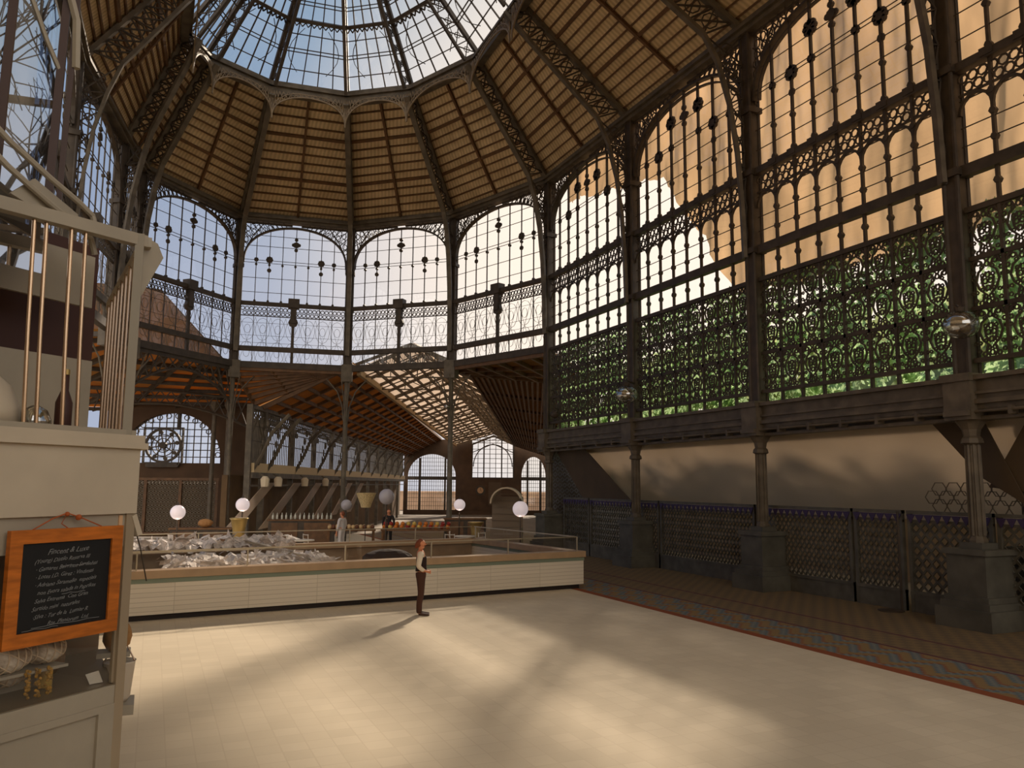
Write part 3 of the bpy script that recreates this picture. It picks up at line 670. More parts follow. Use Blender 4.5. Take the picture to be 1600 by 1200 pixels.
# perforated screens between the pedestals
SCR = mat('screen_iron', srgb(96, 92, 82), .6, 0, .3, 3); PLUM = mat('plum_paint', srgb(62, 48, 84), .6)
def screen(y0, y1, label, x=17.0, style=0):
    t = thing('lattice_screen', label, 'screen', (x, (y0 + y1) / 2, 0), 0, 'perforated screens along the right wall', world=True)
    f = Fr((x, y0), (x, y1)); L = f.L; m = MB()
    for a in (0, L - .09): f.box(m, a, 0, a + .09, 2.42, -.05, .05)
    f.box(m, 0, .0, L, .46, -.04, .04); f.box(m, 0, 2.34, L, 2.42, -.07, .07); f.box(m, 0, 2.14, L, 2.2, -.03, .03); f.box(m, 0, .42, L, .5, -.06, .06)
    m.build('frame', SCR, t)
    m = MB(); w, h = (.17, .24) if style == 0 else (.26, .26)
    nx = max(1, round((L - .18) / w)); w = (L - .18) / nx; nz = round(1.64 / h); h = 1.64 / nz; wd = .045 if style == 0 else .07
    for i in range(nx):
        for j in range(nz):
            c, z = .09 + w * (i + .5), .5 + h * (j + .5)
            P = [(c, z + h * .36), (c + w * .36, z), (c, z - h * .36), (c - w * .36, z)]; Q = [(c, z + h / 2), (c + w / 2, z), (c, z - h / 2), (c - w / 2, z)]
            for k in range(4):
                a, b = P[k], P[(k + 1) % 4]; d, e = Q[(k + 1) % 4], Q[k]; m.quad(f.p(*a), f.p(*b), f.p(*d), f.p(*e)) ; m.quad(f.p(*a, .03), f.p(*b, .03), f.p(*b), f.p(*a))
            cz = [(c - w / 2, z - h / 2), (c + w / 2, z - h / 2), (c + w / 2, z + h / 2), (c - w / 2, z + h / 2)]
            for k, (px, pz) in enumerate(cz):
                a = Q[[3, 2, 1, 0][k] if False else (3, 1, 1, 3)[k]]; b = Q[(2, 2, 0, 0)[k]]
                s_ = .45; a2 = (a[0] + (px - a[0]) * s_, a[1] + (pz - a[1]) * s_); b2 = (b[0] + (px - b[0]) * s_, b[1] + (pz - b[1]) * s_)
                m.quad(f.p(*a), f.p(*b), f.p(*b2), f.p(*a2))
    m.build('lattice', SCR, t)
    m = MB(); n = max(2, round(L / .24)); s = L / n
    for i in range(n): m.slab([f.p(i * s, 2.33, .06), f.p((i + 1) * s, 2.33, .06), f.p((i + .5) * s, 2.12, .06)], .02, f.N)
    m.build('scalloped_border', PLUM, t)
for y0, y1, l, st in ((26.6, 29.9, 'perforated iron screen nearest the far corner column', 0), (30.0, 32.3, 'perforated iron screen in the far right corner of the hall', 0), (24.85, 26.5, 'narrow perforated screen behind the second pedestal from the far corner', 0),
                      (19.7, 24.75, 'wide perforated screen between the second and third pedestals', 0), (15.95, 19.6, 'wide perforated screen just right of the third pedestal', 0),
                      (14.35, 15.85, 'door-like perforated screen with daylight showing through its diamonds', 0), (12.0, 14.2, 'screen with square rosette openings left of the nearest pedestal', 1), (8.6, 11.9, 'dark perforated screen at the right edge behind the nearest pedestal', 1)):
    screen(y0, y1, l, 17.0, st)
# round iron foot and post beside the door-like screen
t = thing('sign_stand', 'thin dark post on a flat round foot before the right screens', 'stand', (16.55, 14.45, 0), world=True)
m = MB(); m.lathe([(.3, 0), (.3, .03), (.05, .06)], (16.55, 14.45, 0), 16); m.build('foot', IRON_D, t)
m = MB(); m.tube([(16.75, 14.3, .05), (16.75, 14.3, 2.4)], .03, 6); m.build('pole', IRON_D, t)
# hexagonal wire panel above the screen by the nearest column
t = thing('wire_mesh_panel', 'hexagonal wire mesh leaning above the screen by the nearest column', 'wire mesh', (17.3, 12.4, 2.4), world=True)
f = Fr((17.3, 10.2), (17.3, 13.9)); m = MB()
for i in range(9):
    for j in range(4):
        a = .3 + i * .38 + (.19 if j % 2 else 0); z = 2.55 + j * .2
        if z < 2.45 + (3.75 - a) * .9 + .2 and z < 3.1: f.ring(m, a, z, .2, .17, .02, 0, 6)
m.build('mesh', IRON, t)
f = None
# outer column behind the nearest one
t = thing('iron_column', 'outer iron column just behind the nearest right column', 'column', (18.1, 11.9, 0), 0, 'iron columns of the hall')
m = MB(); m.lathe([(.2, 1.67), (.16, 1.9), (.15, 4.0)], (0, 0, 0), 8); m.build('lower_shaft', IRON_D, t)
m = MB(); m.lathe([(.15, 4.0), (.24, 4.05), (.2, 4.2), (.34, 4.47), (.34, 4.85)], (0, 0, 0), 8); m.build('capital', IRON_D, t)
m = MB(); m.box((-.45, -.45, 0), (.45, .45, 1.67)); m.build('pedestal', STONE, t)

# bracket lamps with glass bowls fixed to the right wall columns
BOWL = glassmat('bowl_glass', (.75, .72, .66), .45, .12)
def bracket_lamp(x, y, z, label, s=1.0, glass=True):
    t = thing('bracket_lamp', label, 'wall lamp', (x, y, z), 0, 'bracket lamps on columns', world=True)
    m = MB(); m.tube([(x + .1, y, z + .5 * s), (x - .35 * s, y - .2 * s, z + .55 * s), (x - .55 * s, y - .45 * s, z + .42 * s)], .035 * s, 6); m.lathe([(.1 * s, .3 * s), (.12 * s, .42 * s)], (x - .5 * s, y - .4 * s, z), 10); m.build('bracket', IRON_D, t)
    m = MB(); m.blob((x - .5 * s, y - .4 * s, z), (.42 * s, .42 * s, .34 * s), 16, 10)
    m.build('bowl' if glass else 'lamp_head', BOWL if glass else IRON_D, t, smooth=True)
bracket_lamp(16.3, 25.5, 6.3, 'glass bowl lamp fixed beside the second column from the far corner')
bracket_lamp(16.3, 12.0, 6.5, 'glass bowl lamp on the broad nearest column', .9)
bracket_lamp(16.5, 32.0, 6.1, 'small dark lamp against the green screen by the far corner column', .5, False)
bracket_lamp(14.08, 39.78, 7.0, 'small white lamp on the slim column left of the corner column', .35, True)

# ================================================================== LONG PARAPET COUNTER
CT = thing('parapet_counter', 'long low white tiled counter around a sunken opening, behind the standing person', 'counter', (5.8, 20.2, 0), world=True)
TILE = None
def tile_mat():
    m = bpy.data.materials.new('counter_tiles'); m.use_nodes = True; nt = m.node_tree; b = nt.nodes['Principled BSDF']; b.inputs['Roughness'].default_value = .35
    uv = nt.nodes.new('ShaderNodeUVMap'); br = nt.nodes.new('ShaderNodeTexBrick'); br.offset = 0
    br.inputs['Scale'].default_value = 1; br.inputs['Brick Width'].default_value = 1.6; br.inputs['Row Height'].default_value = .1; br.inputs['Mortar Size'].default_value = .006
    br.inputs['Color1'].default_value = (*srgb(226, 214, 194), 1); br.inputs['Color2'].default_value = (*srgb(218, 206, 186), 1); br.inputs['Mortar'].default_value = (*srgb(190, 176, 154), 1)
    nt.links.new(uv.outputs[0], br.inputs['Vector']); nt.links.new(br.outputs[0], b.inputs['Base Color']); return m
P0, P1 = Vector((-2.6, 19.05, 0)), Vector((11.6, 20.85, 0)); d = (P1 - P0).normalized(); nb = Vector((-d.y, d.x, 0))
PB0, PB1 = P0 + nb * 7.2, Vector((13.2, 26.9, 0))
f = Fr(P0, P1, (5, 0)); L = f.L
m = MB(); f.box(m, 0, .13, L, .80, -.3, 0); f.box(m, L - .3, .13, L, .80, -6.3, -.3)
m.build('tiled_front', tile_mat(), CT, uvf=lambda p: ((p - P0).dot(d), p.z))
m = MB(); f.box(m, 0, .80, L + .02, .90, -.3, .012); f.box(m, L - .3, .8, L + .012, .9, -6.3, -.3); m.build('teal_band', mat('teal_band', srgb(126, 136, 116), .5), CT)
m = MB(); f.box(m, 0, .90, L + .05, 1.07, -.36, .05); f.box(m, L - .36, .9, L + .05, 1.07, -6.4, -.36); f.box(m, 0, .90, L - .2, 1.07, -6.5, -6.15); m.build('rim', mat('rim_beige', srgb(176, 146, 112), .4, 0, .1, 3), CT)
m = MB(); f.box(m, 0, 0, L - .08, .13, -.3, -.12); f.box(m, L - .28, 0, L - .08, .13, -6.3, -.3); m.build('plinth', mat('plinth_dark', srgb(40, 28, 22), .6), CT)
m = MB(); f.box(m, 0, 0, L - .1, .9, -6.4, -6.3); f.box(m, 0, .42, L - .2, .5, -6.3, -.3); m.build('inner_bed', mat('inner_bed', srgb(150, 124, 96), .7, 0, .2, 2), CT)
RA = MB(); CH = mat('rail_metal', srgb(190, 176, 150), .3, .7)
for n_, e in ((-.12, L - .15), (-6.3, L - .3)): RA.bar(f.p(0, 1.47, n_), f.p(e, 1.47, n_), .035, .03)
RA.bar(f.p(L - .15, 1.47, -.12), f.p(L - .2, 1.47, -6.3), .035, .03); HR = RA.build('hand_rail', CH, CT)
for n_ in (-.12, -6.3):
    for k in range(7):
        a = L - .15 - 2.35 * k
        if a > 0: q = MB(); q.bar(f.p(a, 1.05, n_), f.p(a, 1.47, n_), .04, .03); q.build('rail_post', CH, HR)
m = MB(); m.quad(f.p(0, 1.08, -.12), f.p(L - .15, 1.08, -.12), f.p(L - .15, 1.45, -.12), f.p(0, 1.45, -.12)); m.quad(f.p(L - .15, 1.08, -.12), f.p(L - .2, 1.08, -6.3), f.p(L - .2, 1.45, -6.3), f.p(L - .15, 1.45, -.12)); m.build('glass_panel', GLASSC, CT)

# crumpled white sheets laid out inside the counter
WP = mat('crumpled_white', srgb(222, 212, 204), .8, 0, .35, 9)
def crumple(a0, a1, n0, n1, z, hgt, label, skew=0, seed=1):
    r = random.Random(seed); m = MB(); nu, nv = 46, 16; g = {}
    for i in range(nu + 1):
        for j in range(nv + 1):
            a = a0 + (a1 - a0) * i / nu + skew * j / nv + r.uniform(-.06, .06); n_ = n0 + (n1 - n0) * j / nv + r.uniform(-.06, .06)
            g[i, j] = f.p(a, z + hgt * r.random() ** 1.5 + .1 * j / nv, n_)
    for i in range(nu):
        for j in range(nv): m.tri(g[i, j], g[i + 1, j], g[i + 1, j + 1]); m.tri(g[i, j], g[i + 1, j + 1], g[i, j + 1])
    for k in range(120):
        c = f.p(a0 + (a1 - a0) * r.random() + skew * .5, z + hgt * (.4 + .6 * r.random()) + .08, n0 + (n1 - n0) * r.random())
        u = Vector((r.uniform(-1, 1), r.uniform(-1, 1), r.uniform(-.4, .6))).normalized() * r.uniform(.1, .3); v = Vector((r.uniform(-1, 1), r.uniform(-1, 1), r.uniform(-.3, .8))).normalized() * r.uniform(.05, .2)
        m.quad(c - u, c - v, c + u, c + v)
    tag(m.build('crumpled_paper', WP), label, 'paper heap', 'heaps of crumpled white sheets in the counter', 'stuff')
crumple(3.0, 7.0, -.7, -3.6, .82, .22, 'crumpled white sheets heaped just behind the front rail of the counter', .5, 2)
crumple(1.2, 7.2, -4.6, -6.0, 1.02, .3, 'crumpled white sheets along the back rim of the counter', .3, 5)
m = MB()
for s_ in (0, 1): m.bar(f.p(2.2 + s_ * 4.8, .95, -.6), f.p(1.2 + s_ * 4.4, 1.35, -6.0), .07)
m.bar(f.p(2.2, .95, -.6), f.p(7, .95, -.6), .06); m.bar(f.p(1.6, 1.15, -3.9), f.p(6.3, 1.15, -3.9), .06)
tag(m.build('tray_frame', CH), 'pale metal frame lying under the crumpled white sheets', 'frame')
m = MB(); m.blob(f.p(9.2, .84, -2.4), (.75, .38, .3), 16, 10, .08, 3); m.build('dark_sack', mat('sack', srgb(52, 38, 30), .8)); o = bpy.data.objects['dark_sack']
tag(o, 'dark rounded sack lying inside the counter right of the person', 'sack')

# ================================================================== PEOPLE
def skin(name, chains, m, parent, sub=2, root=0, smooth=True):
    vs_, es, rs = [], [], []; idx = {}
    for ch in chains:
        prev = None
        for x, y, z, r in ch:
            k = (round(x, 4), round(y, 4), round(z, 4))
            if k not in idx: idx[k] = len(vs_); vs_.append((x, y, z)); rs.append(r if isinstance(r, tuple) else (r, r))
            i = idx[k]
            if prev is not None and prev != i: es.append((prev, i))
            prev = i
    me = bpy.data.meshes.new(name); me.from_pydata(vs_, es, []); me.update()
    o = bpy.data.objects.new(name, me); COL.objects.link(o); o.parent = parent
    sm = o.modifiers.new('skin', 'SKIN'); sm.use_smooth_shade = smooth
    lay = me.skin_vertices[0].data if me.skin_vertices else None
    if lay is None:
        bpy.context.view_layer.objects.active = o; bpy.ops.mesh.customdata_skin_add(); lay = me.skin_vertices[0].data
    for i, r in enumerate(rs): lay[i].radius = r; lay[i].use_root = (i == root)
    ss = o.modifiers.new('sub', 'SUBSURF'); ss.levels = sub; ss.render_levels = sub
    me.materials.append(m); return o
SKIN = mat('skin', srgb(214, 142, 104), .55)
def person(label, loc, rz, shirt, vest, trousers, hair, H=1.70, pose='clasp', detail=True):
    t = thing('person', label, 'person', loc, rz); k = H / 1.70; t.scale = (k * 1.14, k * 1.12, k)
    ch = [[(0, 0, .95, (.10, .12)), (0, 0, 1.1, (.09, .115)), (.0, 0, 1.28, (.10, .13)), (-.01, 0, 1.40, (.075, .10)), (-.02, 0, 1.46, .052), (-.015, 0, 1.505, .05), (.0, 0, 1.545, (.07, .062)), (.015, 0, 1.60, (.092, .072)), (-.005, 0, 1.655, (.085, .07)), (-.02, 0, 1.685, .05)]]
    for s in (-1, 1):
        ch.append([(0, 0, .95, (.10, .12)), (0, s * .085, .88, .085), (.01, s * .09, .68, .07), (.015, s * .095, .48, .052), (-.02, s * .10, .30, .05), (-.03, s * .10, .1, .034), (.0, s * .10, .045, .034), (.10, s * .105, .03, .03), (.17, s * .11, .028, .022)])
        if pose == 'clasp': arm = [(-.01, s * .17, 1.385, .052), (-.035, s * .215, 1.25, .045), (-.05, s * .23, 1.12, .038), (.04, s * .18, 1.03, .034), (.125, s * .10, .99, .025), (.155, s * .055, .975, .032)]
        elif pose == 'down': arm = [(-.01, s * .17, 1.385, .052), (-.01, s * .22, 1.22, .045), (0, s * .235, 1.1, .038), (.04, s * .235, .95, .032), (.07, s * .225, .84, .024), (.08, s * .22, .78, .03)]
        ch.append([(-.01, 0, 1.40, (.075, .10))] + arm)
        hx, hy, hz = arm[-1][:3]
        for q in range(4):
            oy = (q - 1.5) * .019; l = (.062, .075, .07, .055)[q]
            if pose == 'clasp': ch.append([arm[-1], (hx + .03, hy - s * .01, hz + oy, .0095), (hx + .045, hy - s * (.01 + l * .6), hz + oy - .005, .009), (hx + .03, hy - s * (.01 + l), hz + oy - .01, .008)])
            else: ch.append([arm[-1], (hx + oy, hy, hz - .04, .0095), (hx + oy + .008, hy - s * .004, hz - .05 - l * .6, .009), (hx + oy + .004, hy - s * .012, hz - .05 - l, .008)])
        ch.append([arm[-1], (hx + .01, hy - s * .01, hz + .035, .011), (hx + .035, hy - s * .03, hz + .045, .009)] if pose == 'clasp' else [arm[-1], (hx + .035, hy - s * .01, hz - .005, .011), (hx + .05, hy - s * .015, hz - .04, .009)])
    # nose, chin, ears
    ch.append([(.015, 0, 1.60, (.092, .072)), (.085, 0, 1.605, .02), (.108, 0, 1.602, .011)]); ch.append([(.0, 0, 1.545, (.07, .062)), (.06, 0, 1.535, .025)])
    for s in (-1, 1): ch.append([(.015, 0, 1.60, (.092, .072)), (.0, s * .072, 1.6, .016), (-.012, s * .08, 1.605, .014)])
    bd = skin('body', ch, SKIN, t, 2 if detail else 1)
    if detail:
        for s in (-1, 1):
            e = MB(); e.blob((.092, s * .03, 1.622), .011, 8, 6); e.build('eye', mat('eye', (.03, .02, .02), .3), bd, smooth=True)
        e = MB(); e.tube([(.085, -.02, 1.572), (.096, 0, 1.57), (.085, .02, 1.572)], .006, 6); e.build('mouth', mat('lip', srgb(150, 70, 60), .5), bd)
    c = [[(0, 0, .93, (.125, .15)), (0, 0, 1.0, (.12, .145)), (0, 0, 1.1, (.108, .133)), (.0, 0, 1.28, (.112, .143)), (-.01, 0, 1.40, (.085, .11)), (-.018, 0, 1.45, .06)]]
    for s in (-1, 1):
        if pose == 'clasp': c.append([(-.01, 0, 1.40, (.085, .11)), (-.01, s * .17, 1.385, .064), (-.035, s * .215, 1.25, .06), (-.05, s * .23, 1.12, .056), (.03, s * .185, 1.04, .046), (.06, s * .16, 1.02, .042)])
        else: c.append([(-.01, 0, 1.40, (.085, .11)), (-.01, s * .17, 1.385, .064), (-.01, s * .22, 1.22, .058), (0, s * .235, 1.1, .052), (.04, s * .235, .95, .043), (.06, s * .228, .87, .036)])
    skin('shirt', c, shirt, t, 2)
    if vest: skin('vest', [[(.005, 0, .96, (.135, .16)), (.005, 0, 1.02, (.128, .152)), (.005, 0, 1.1, (.112, .137)), (.007, 0, 1.28, (.122, .150)), (.0, 0, 1.37, (.10, .125))]], vest, t, 2)
    c = [[(0, 0, 1.02, (.13, .155)), (0, 0, .95, (.132, .155))]]
    for s in (-1, 1): c.append([(0, 0, .95, (.132, .155)), (0, s * .085, .86, .1), (.01, s * .09, .68, .083), (.012, s * .095, .48, .068), (-.02, s * .10, .30, .064), (-.02, s * .10, .05, .06)])
    skin('trousers', c, trousers, t, 2)
    for s in (-1, 1): skin('shoe', [[(-.04, s * .10, .045, .04), (.03, s * .10, .045, .04), (.12, s * .106, .032, .034), (.19, s * .11, .028, .024)]], mat('shoe_leather', srgb(70, 42, 28), .4), t, 2)
    skin('hair', [[(-.045, 0, 1.52, .045), (-.05, 0, 1.58, (.07, .07)), (-.04, 0, 1.64, (.085, .078)), (-.005, 0, 1.685, (.07, .07)), (.045, 0, 1.69, .03)]] + ([[(-.05, 0, 1.58, (.07, .07)), (-.10, 0, 1.56, .05), (-.11, 0, 1.50, .035)]] if detail else []), hair, t, 2)
    return t
mw, mv, mt, mh = mat('white_shirt', srgb(226, 212, 190), .8), mat('dark_vest', srgb(44, 26, 22), .8), mat('brown_trousers', srgb(74, 46, 34), .85), mat('auburn_hair', srgb(120, 60, 30), .6)
P = person('person in white shirt, dark vest and brown trousers looking up, standing on the pale floor', (5.75, 18.0, 0), math.radians(-18), mw, mv, mt, mh)
grey, dk = mat('pale_coat', srgb(206, 196, 190), .8), mat('dark_cloth', srgb(40, 34, 32), .8)
person('distant person in a pale coat standing among the stalls', (7.7, 35.6, 0), 2.3, grey, None, grey, mh, 1.72, 'down', False)
person('distant person in dark clothes by the fruit stall', (10.6, 38.5, 0), -1.8, dk, None, dk, mh, 1.7, 'down', False)
# ================================================================== MARKET HALL BEYOND THE FAR END
DN = Vector((.3875, .9219, 0)); EN = Vector((.9219, -.3875, 0))
def NP(l, d, z): return DN * d + EN * l + Vector((0, 0, z))
OR = translmat('amber_roof_sheet', (.42, .24, .09), (.75, .33, .07), .38, .6, (.5, .5, .5))
BR = translmat('brown_roof_boards', srgb(160, 114, 68), (.62, .33, .14), .35, .5, (.6, .6, .6))
BRD = translmat('dark_brown_boards', srgb(132, 98, 64), (.4, .24, .12), .2, .5, (.6, .6, .6))
PALE = translmat('pale_roof_sheet', (.62, .54, .44), (.98, .84, .70), .75, .15, (.5, .5, .5))
D0, DB, DE = 46.5, 6.3, 120
def roof_plane(pts, mm, nb=0, n2=0, nm='ceiling', barm=None, bw=.14):
    P, Q, R, S = [Vector(p) for p in pts]; c = MB(); b = MB(); G = 8; bl = lambda u, v: P.lerp(Q, u).lerp(S.lerp(R, u), v); U = Vector((0, 0, .1))
    for i in range(G):
        for j in range(G):
            q = [bl(i / G, j / G), bl((i + 1) / G, j / G), bl((i + 1) / G, (j + 1) / G), bl(i / G, (j + 1) / G)]; c.quad(*q); c.quad(*[w_ + U for w_ in reversed(q)])
    o = struct(c.build(nm, mm))
    for k in range(nb + 1): t = k / max(1, nb); b.bar(P.lerp(Q, t) - Vector((0, 0, .1)), S.lerp(R, t) - Vector((0, 0, .1)), bw * 1.4, .2)
    for k in range(n2 + 1): t = k / max(1, n2); b.bar(P.lerp(S, t) - Vector((0, 0, .12)), Q.lerp(R, t) - Vector((0, 0, .12)), bw, .2)
    b.build('rafters', barm or RUST, o); return o
# left slope, amber brown, from the arcade eave up to the skylight
roof_plane([NP(-13, D0 - 2, 7.1), NP(-13, DE, 7.1), NP(-8.0, DE, 9.6), NP(-8.0, D0 - 2, 9.6)], BR, 24, 6)
# pale gabled skylight over the middle of the market hall
def mon(k, t):
    a, b = {'l': ((-8, 9.6), (-5.8, 8.8)), 'r': ((-1.6, 9.6), (2.8, 8.8)), 't': ((-4.8, 11.1), (-.2, 10.5))}[k]
    return NP(a[0] + (b[0] - a[0]) * t, D0 + (DE - 1 - D0) * t, a[1] + (b[1] - a[1]) * t)
roof_plane([mon('l', 0), mon('l', 1), mon('t', 1), mon('t', 0)], PALE, 22, 5, 'ceiling', IRON, .09)
roof_plane([mon('t', 0), mon('t', 1), mon('r', 1), mon('r', 0)], PALE, 22, 5, 'ceiling', IRON, .09)
for k in range(12):
    t = .02 + .08 * k; A, B, R_ = mon('l', t), mon('r', t), mon('t', t); A.z -= .25; B.z -= .25; R_.z -= .35; m = MB()
    m.bar(A, B, .08, .08); m.bar(A, R_, .07); m.bar(R_, B, .07); H_ = (A + B) / 2; m.bar(H_, R_, .06); m.bar(H_, (A + R_) / 2, .05); m.bar(H_, (B + R_) / 2, .05); m.bar((A + H_) / 2, (A + R_) / 2, .05); m.bar((B + H_) / 2, (B + R_) / 2, .05)
    tag(m.build('skylight_truss', IRON), 'light cross truss under the pale skylight of the market hall', 'roof truss', 'light cross trusses under the market hall skylight')
m = MB(); m.bar(mon('l', 0) - Vector((0, 0, .2)), mon('l', 1) - Vector((0, 0, .2)), .25, .35); struct(m.build('trim_61', mat('edge_cream', srgb(196, 170, 134), .7)))
# right brown roof with its edge running down to the end gable
roof_plane([NP(-1.5, D0 + .5, 9.5), NP(2.9, DE - 2, 8.7), NP(9.5, DE - 2, 6.6), NP(6.5, D0 + .5, 8.9)], BRD, 8, 24)
# outer roof seen above the left beams
roof_plane([NP(-25, D0 - 4, 9.4), NP(-14.5, D0 - 4, 9.4), NP(-18.5, D0 - 3, 13.4), NP(-25, D0 - 3, 14.0)], mat('outer_brown_roof', srgb(104, 72, 46), .85, 0, .25, 1), 3, 1)
# amber ceiling of the left annex
a3, a4, a5, a2, a1, c0 = [V3(COLS[k], 9.15) for k in ('A3', 'A4', 'A5', 'A2', 'A1', 'C0')]
roof_plane([NP(-30, 47.2, 7.3), NP(-13.2, 47.2, 7.3), a3, a4], OR, 6, 7, 'ceiling', IRON_D, .14)
roof_plane([NP(-30, 47.2, 7.35), a4, a5, NP(-30, 33, 9.2)], OR, 3, 3, 'ceiling', IRON_D, .12)
roof_plane([a3, NP(-13.2, D0 - 1.9, 7.1), NP(-8.0, D0 - 1.9, 9.6), a2], BR, 7, 3)
roof_plane([a1, NP(-1.5, D0 + .6, 9.5), NP(6.5, D0 + .6, 8.9), c0], BRD, 3, 6)
def girder(A, B, h, n, sag, label):
    t = thing('lattice_girder', label, 'girder', tuple(A), world=True); m = MB(); pt = lambda u, q: A.lerp(B, u) - Vector((0, 0, q * h + sag * (2 * u - 1) ** 2 * q))
    for q in (0, 1): m.tube([pt(k / 16, q) for k in range(17)], .07, 5)
    m.build('chord', IRON_D, t); m = MB()
    for k in range(n): m.bar(pt(k / n, 0), pt((k + 1) / n, 1), .05); m.bar(pt((k + 1) / n, 0), pt(k / n, 1), .05)
    m.build('lattice', IRON_D, t)
girder(V3(COLS['A3'], 9.0), V3(COLS['A4'], 9.0), .5, 12, 1.4, 'arched lattice girder between the two columns before the amber annex roof')
girder(NP(-22, 44, 8.3), NP(-13.6, 44, 7.5), .7, 14, .8, 'lattice girder crossing under the amber annex roof above the wheel window')
# small outer gable behind the middle panes
m = MB()
a, b, c_ = NP(-8.6, D0, 9.7), NP(-1.6, D0, 9.7), NP(-5.0, D0, 11.1)
m.bar(a, c_, .16); m.bar(c_, b, .16)
for k in range(8): m.bar(a.lerp(b, k / 8), a.lerp(c_, min(1, k / 4)) if k <= 4 else c_.lerp(b, (k - 4) / 4), .06); m.bar(a.lerp(b, (k + 1) / 8), a.lerp(c_, min(1, k / 4)) if k <= 4 else c_.lerp(b, (k - 4) / 4), .05)
tag(m.build('skylight_gable', IRON), 'small lattice gable peak seen through the panes at the far end', 'gable')

# arcade windows down the left side
for k in range(12):
    d_ = 45.2 + DB * (k - 1) if k else 42.6; f = Fr(NP(-13, d_, 0), NP(-13, d_ + DB if k else 45.2, 0), (20, 60)); L = f.L
    m = MB(); f.box(m, -.14, -1.6, .14, 7.1, -.15, .15); f.box(m, 0, 3.2, L, 3.5, -.15, .25); f.box(m, 0, 6.9, L, 7.1, -.15, .15); f.box(m, 0, 2.75, L, 2.85, .1, .2)
    m.tube([f.p(.2, 3.6, .2), f.p(.3, 4.6, .7), f.p(.3, 5.6, 1.1), f.p(.3, 6.6, 2.0)], .1, 6)
    m.tube([f.p(.2, 4.6, 0), f.p(.4, 5.5, 0), f.p(1.2, 6.35, 0), f.p(L / 2, 6.6, 0), f.p(L - 1.2, 6.35, 0), f.p(L - .4, 5.5, 0), f.p(L - .2, 4.6, 0)], .06, 6)
    for q in range(1, 16): f.bar(m, L * q / 16, 3.9, L * q / 16, 6.4, .05)
    for z in (5.2, 6.0): f.bar(m, 0, z, L, z, .05)
    o = struct(m.build('window_1', IRON)); o.name = 'window_%d' % (k + 41)
    s_ = MB()
    for q in range(13):
        for z in (6.0, 6.4, 6.75):
            a = .3 + q * .45
            if not (abs(a - L / 2) < 1.6 and z < 6.3): f.ring(s_, a, z, .17, .17, .05, 0, 7)
    for q in range(5):
        f.ring(s_, .35, 4.1 + .5 * q, .15, .22, .05, .45 + .1 * q, 7)
    s_.build('lattice', IRON, o)
    g = MB(); g.quad(f.p(0, 3.5, -.1), f.p(L, 3.5, -.1), f.p(L, 6.9, -.1), f.p(0, 6.9, -.1)); g.build('glass_pane', GLASS, o)
    g = MB(); f.box(g, .1, 3.5, L - .1, 4.0, .0, .3); g.build('sill', mat('sill_cream', srgb(214, 188, 146), .7), o)
    # slanting sun-lit cloth below the beam
    if k < 6:
        g = MB(); g.slab([f.p(L + 1.6, 2.95, .3), f.p(L - .3, 2.95, .3), f.p(L - 8.3, .5, .5), f.p(L - 6.2, .5, .5)], .05)
        tag(g.build('slanted_blind', PALE), ['nearest', 'second', 'third', 'fourth', 'fifth', 'sixth'][k] + ' slanting pale blind below the left arcade', 'blind', 'slanting pale blinds below the left arcade')
    if k < 5:
        g = thing('hanging_lamp', 'small white lamp on the arcade beam, ' + ['nearest', 'second nearest', 'third', 'fourth', 'fifth'][k] + ' of the row', 'lamp', tuple(f.p(.1, 3.0, .9)), 0, 'small white lamps along the arcade beam')
        q = MB(); q.lathe([(.2, -.25), (.24, .15), (.12, .3)], (0, 0, 0), 10); q.build('shade', mat('lamp_white', srgb(225, 205, 175), .5), g)
        q = MB(); q.tube([(0, 0, .25), (-.3, 0, .45)], .05, 6); q.build('stem', IRON, g)
m = MB(); f = Fr(NP(-14.0, D0, 0), NP(-14.0, DE, 0), (20, 60)); f.box(m, -4, -1.6, f.L, 3.35, -.3, 0); struct(m.build('wall_side', mat('dim_wall', srgb(110, 86, 60), .9, 0, .2, 1)))
# rest of the outer shell of the market hall
m = MB(); f = Fr(NP(9.5, 50, 0), NP(9.5, DE, 0), (0, 60)); f.box(m, 0, -1.6, f.L, 4.2, -.3, 0); struct(m.build('wall_right', mat('dim_wall', srgb(86, 66, 46))))

# end wall with three arched windows
f = Fr(NP(-13.5, DE, 0), NP(10, DE, 0), (0, 60)); X = lambda l: l + 13.5
EW = mat('end_wall_brown', srgb(84, 62, 44), .85, 0, .2, 1)
m = MB()
f.box(m, 0, -1.6, X(10), -.9, -.2, .2)
for l0, l1 in ((-13.5, -12.9), (-5.8, -3.4), (2.8, 4.0), (7.6, 10)): f.box(m, X(l0), -1, X(l1), 9.5, -.2, .2)
f.box(m, X(-3.4), -1, X(2.8), 3.8, -.2, .2)
def arch_fill(l0, l1, zs, za, ztop):
    n = 24; c = (l0 + l1) / 2; hw = (l1 - l0) / 2
    for k in range(n):
        x0 = -math.cos(PI * k / n) * hw; x1 = -math.cos(PI * (k + 1) / n) * hw; z0 = zs + (za - zs) * math.sqrt(max(0, 1 - (x0 / hw) ** 2)); z1 = zs + (za - zs) * math.sqrt(max(0, 1 - (x1 / hw) ** 2))
        m.hexa([f.p(X(c + x0), z0, -.2), f.p(X(c + x1), z1, -.2), f.p(X(c + x1), z1, .2), f.p(X(c + x0), z0, .2), f.p(X(c + x0), ztop, -.2), f.p(X(c + x1), ztop, -.2), f.p(X(c + x1), ztop, .2), f.p(X(c + x0), ztop, .2)])
arch_fill(-12.9, -5.8, 4.0, 7.3, 9.5); arch_fill(4.0, 7.6, 4.0, 7.0, 9.5)
struct(m.build('wall_end', EW))
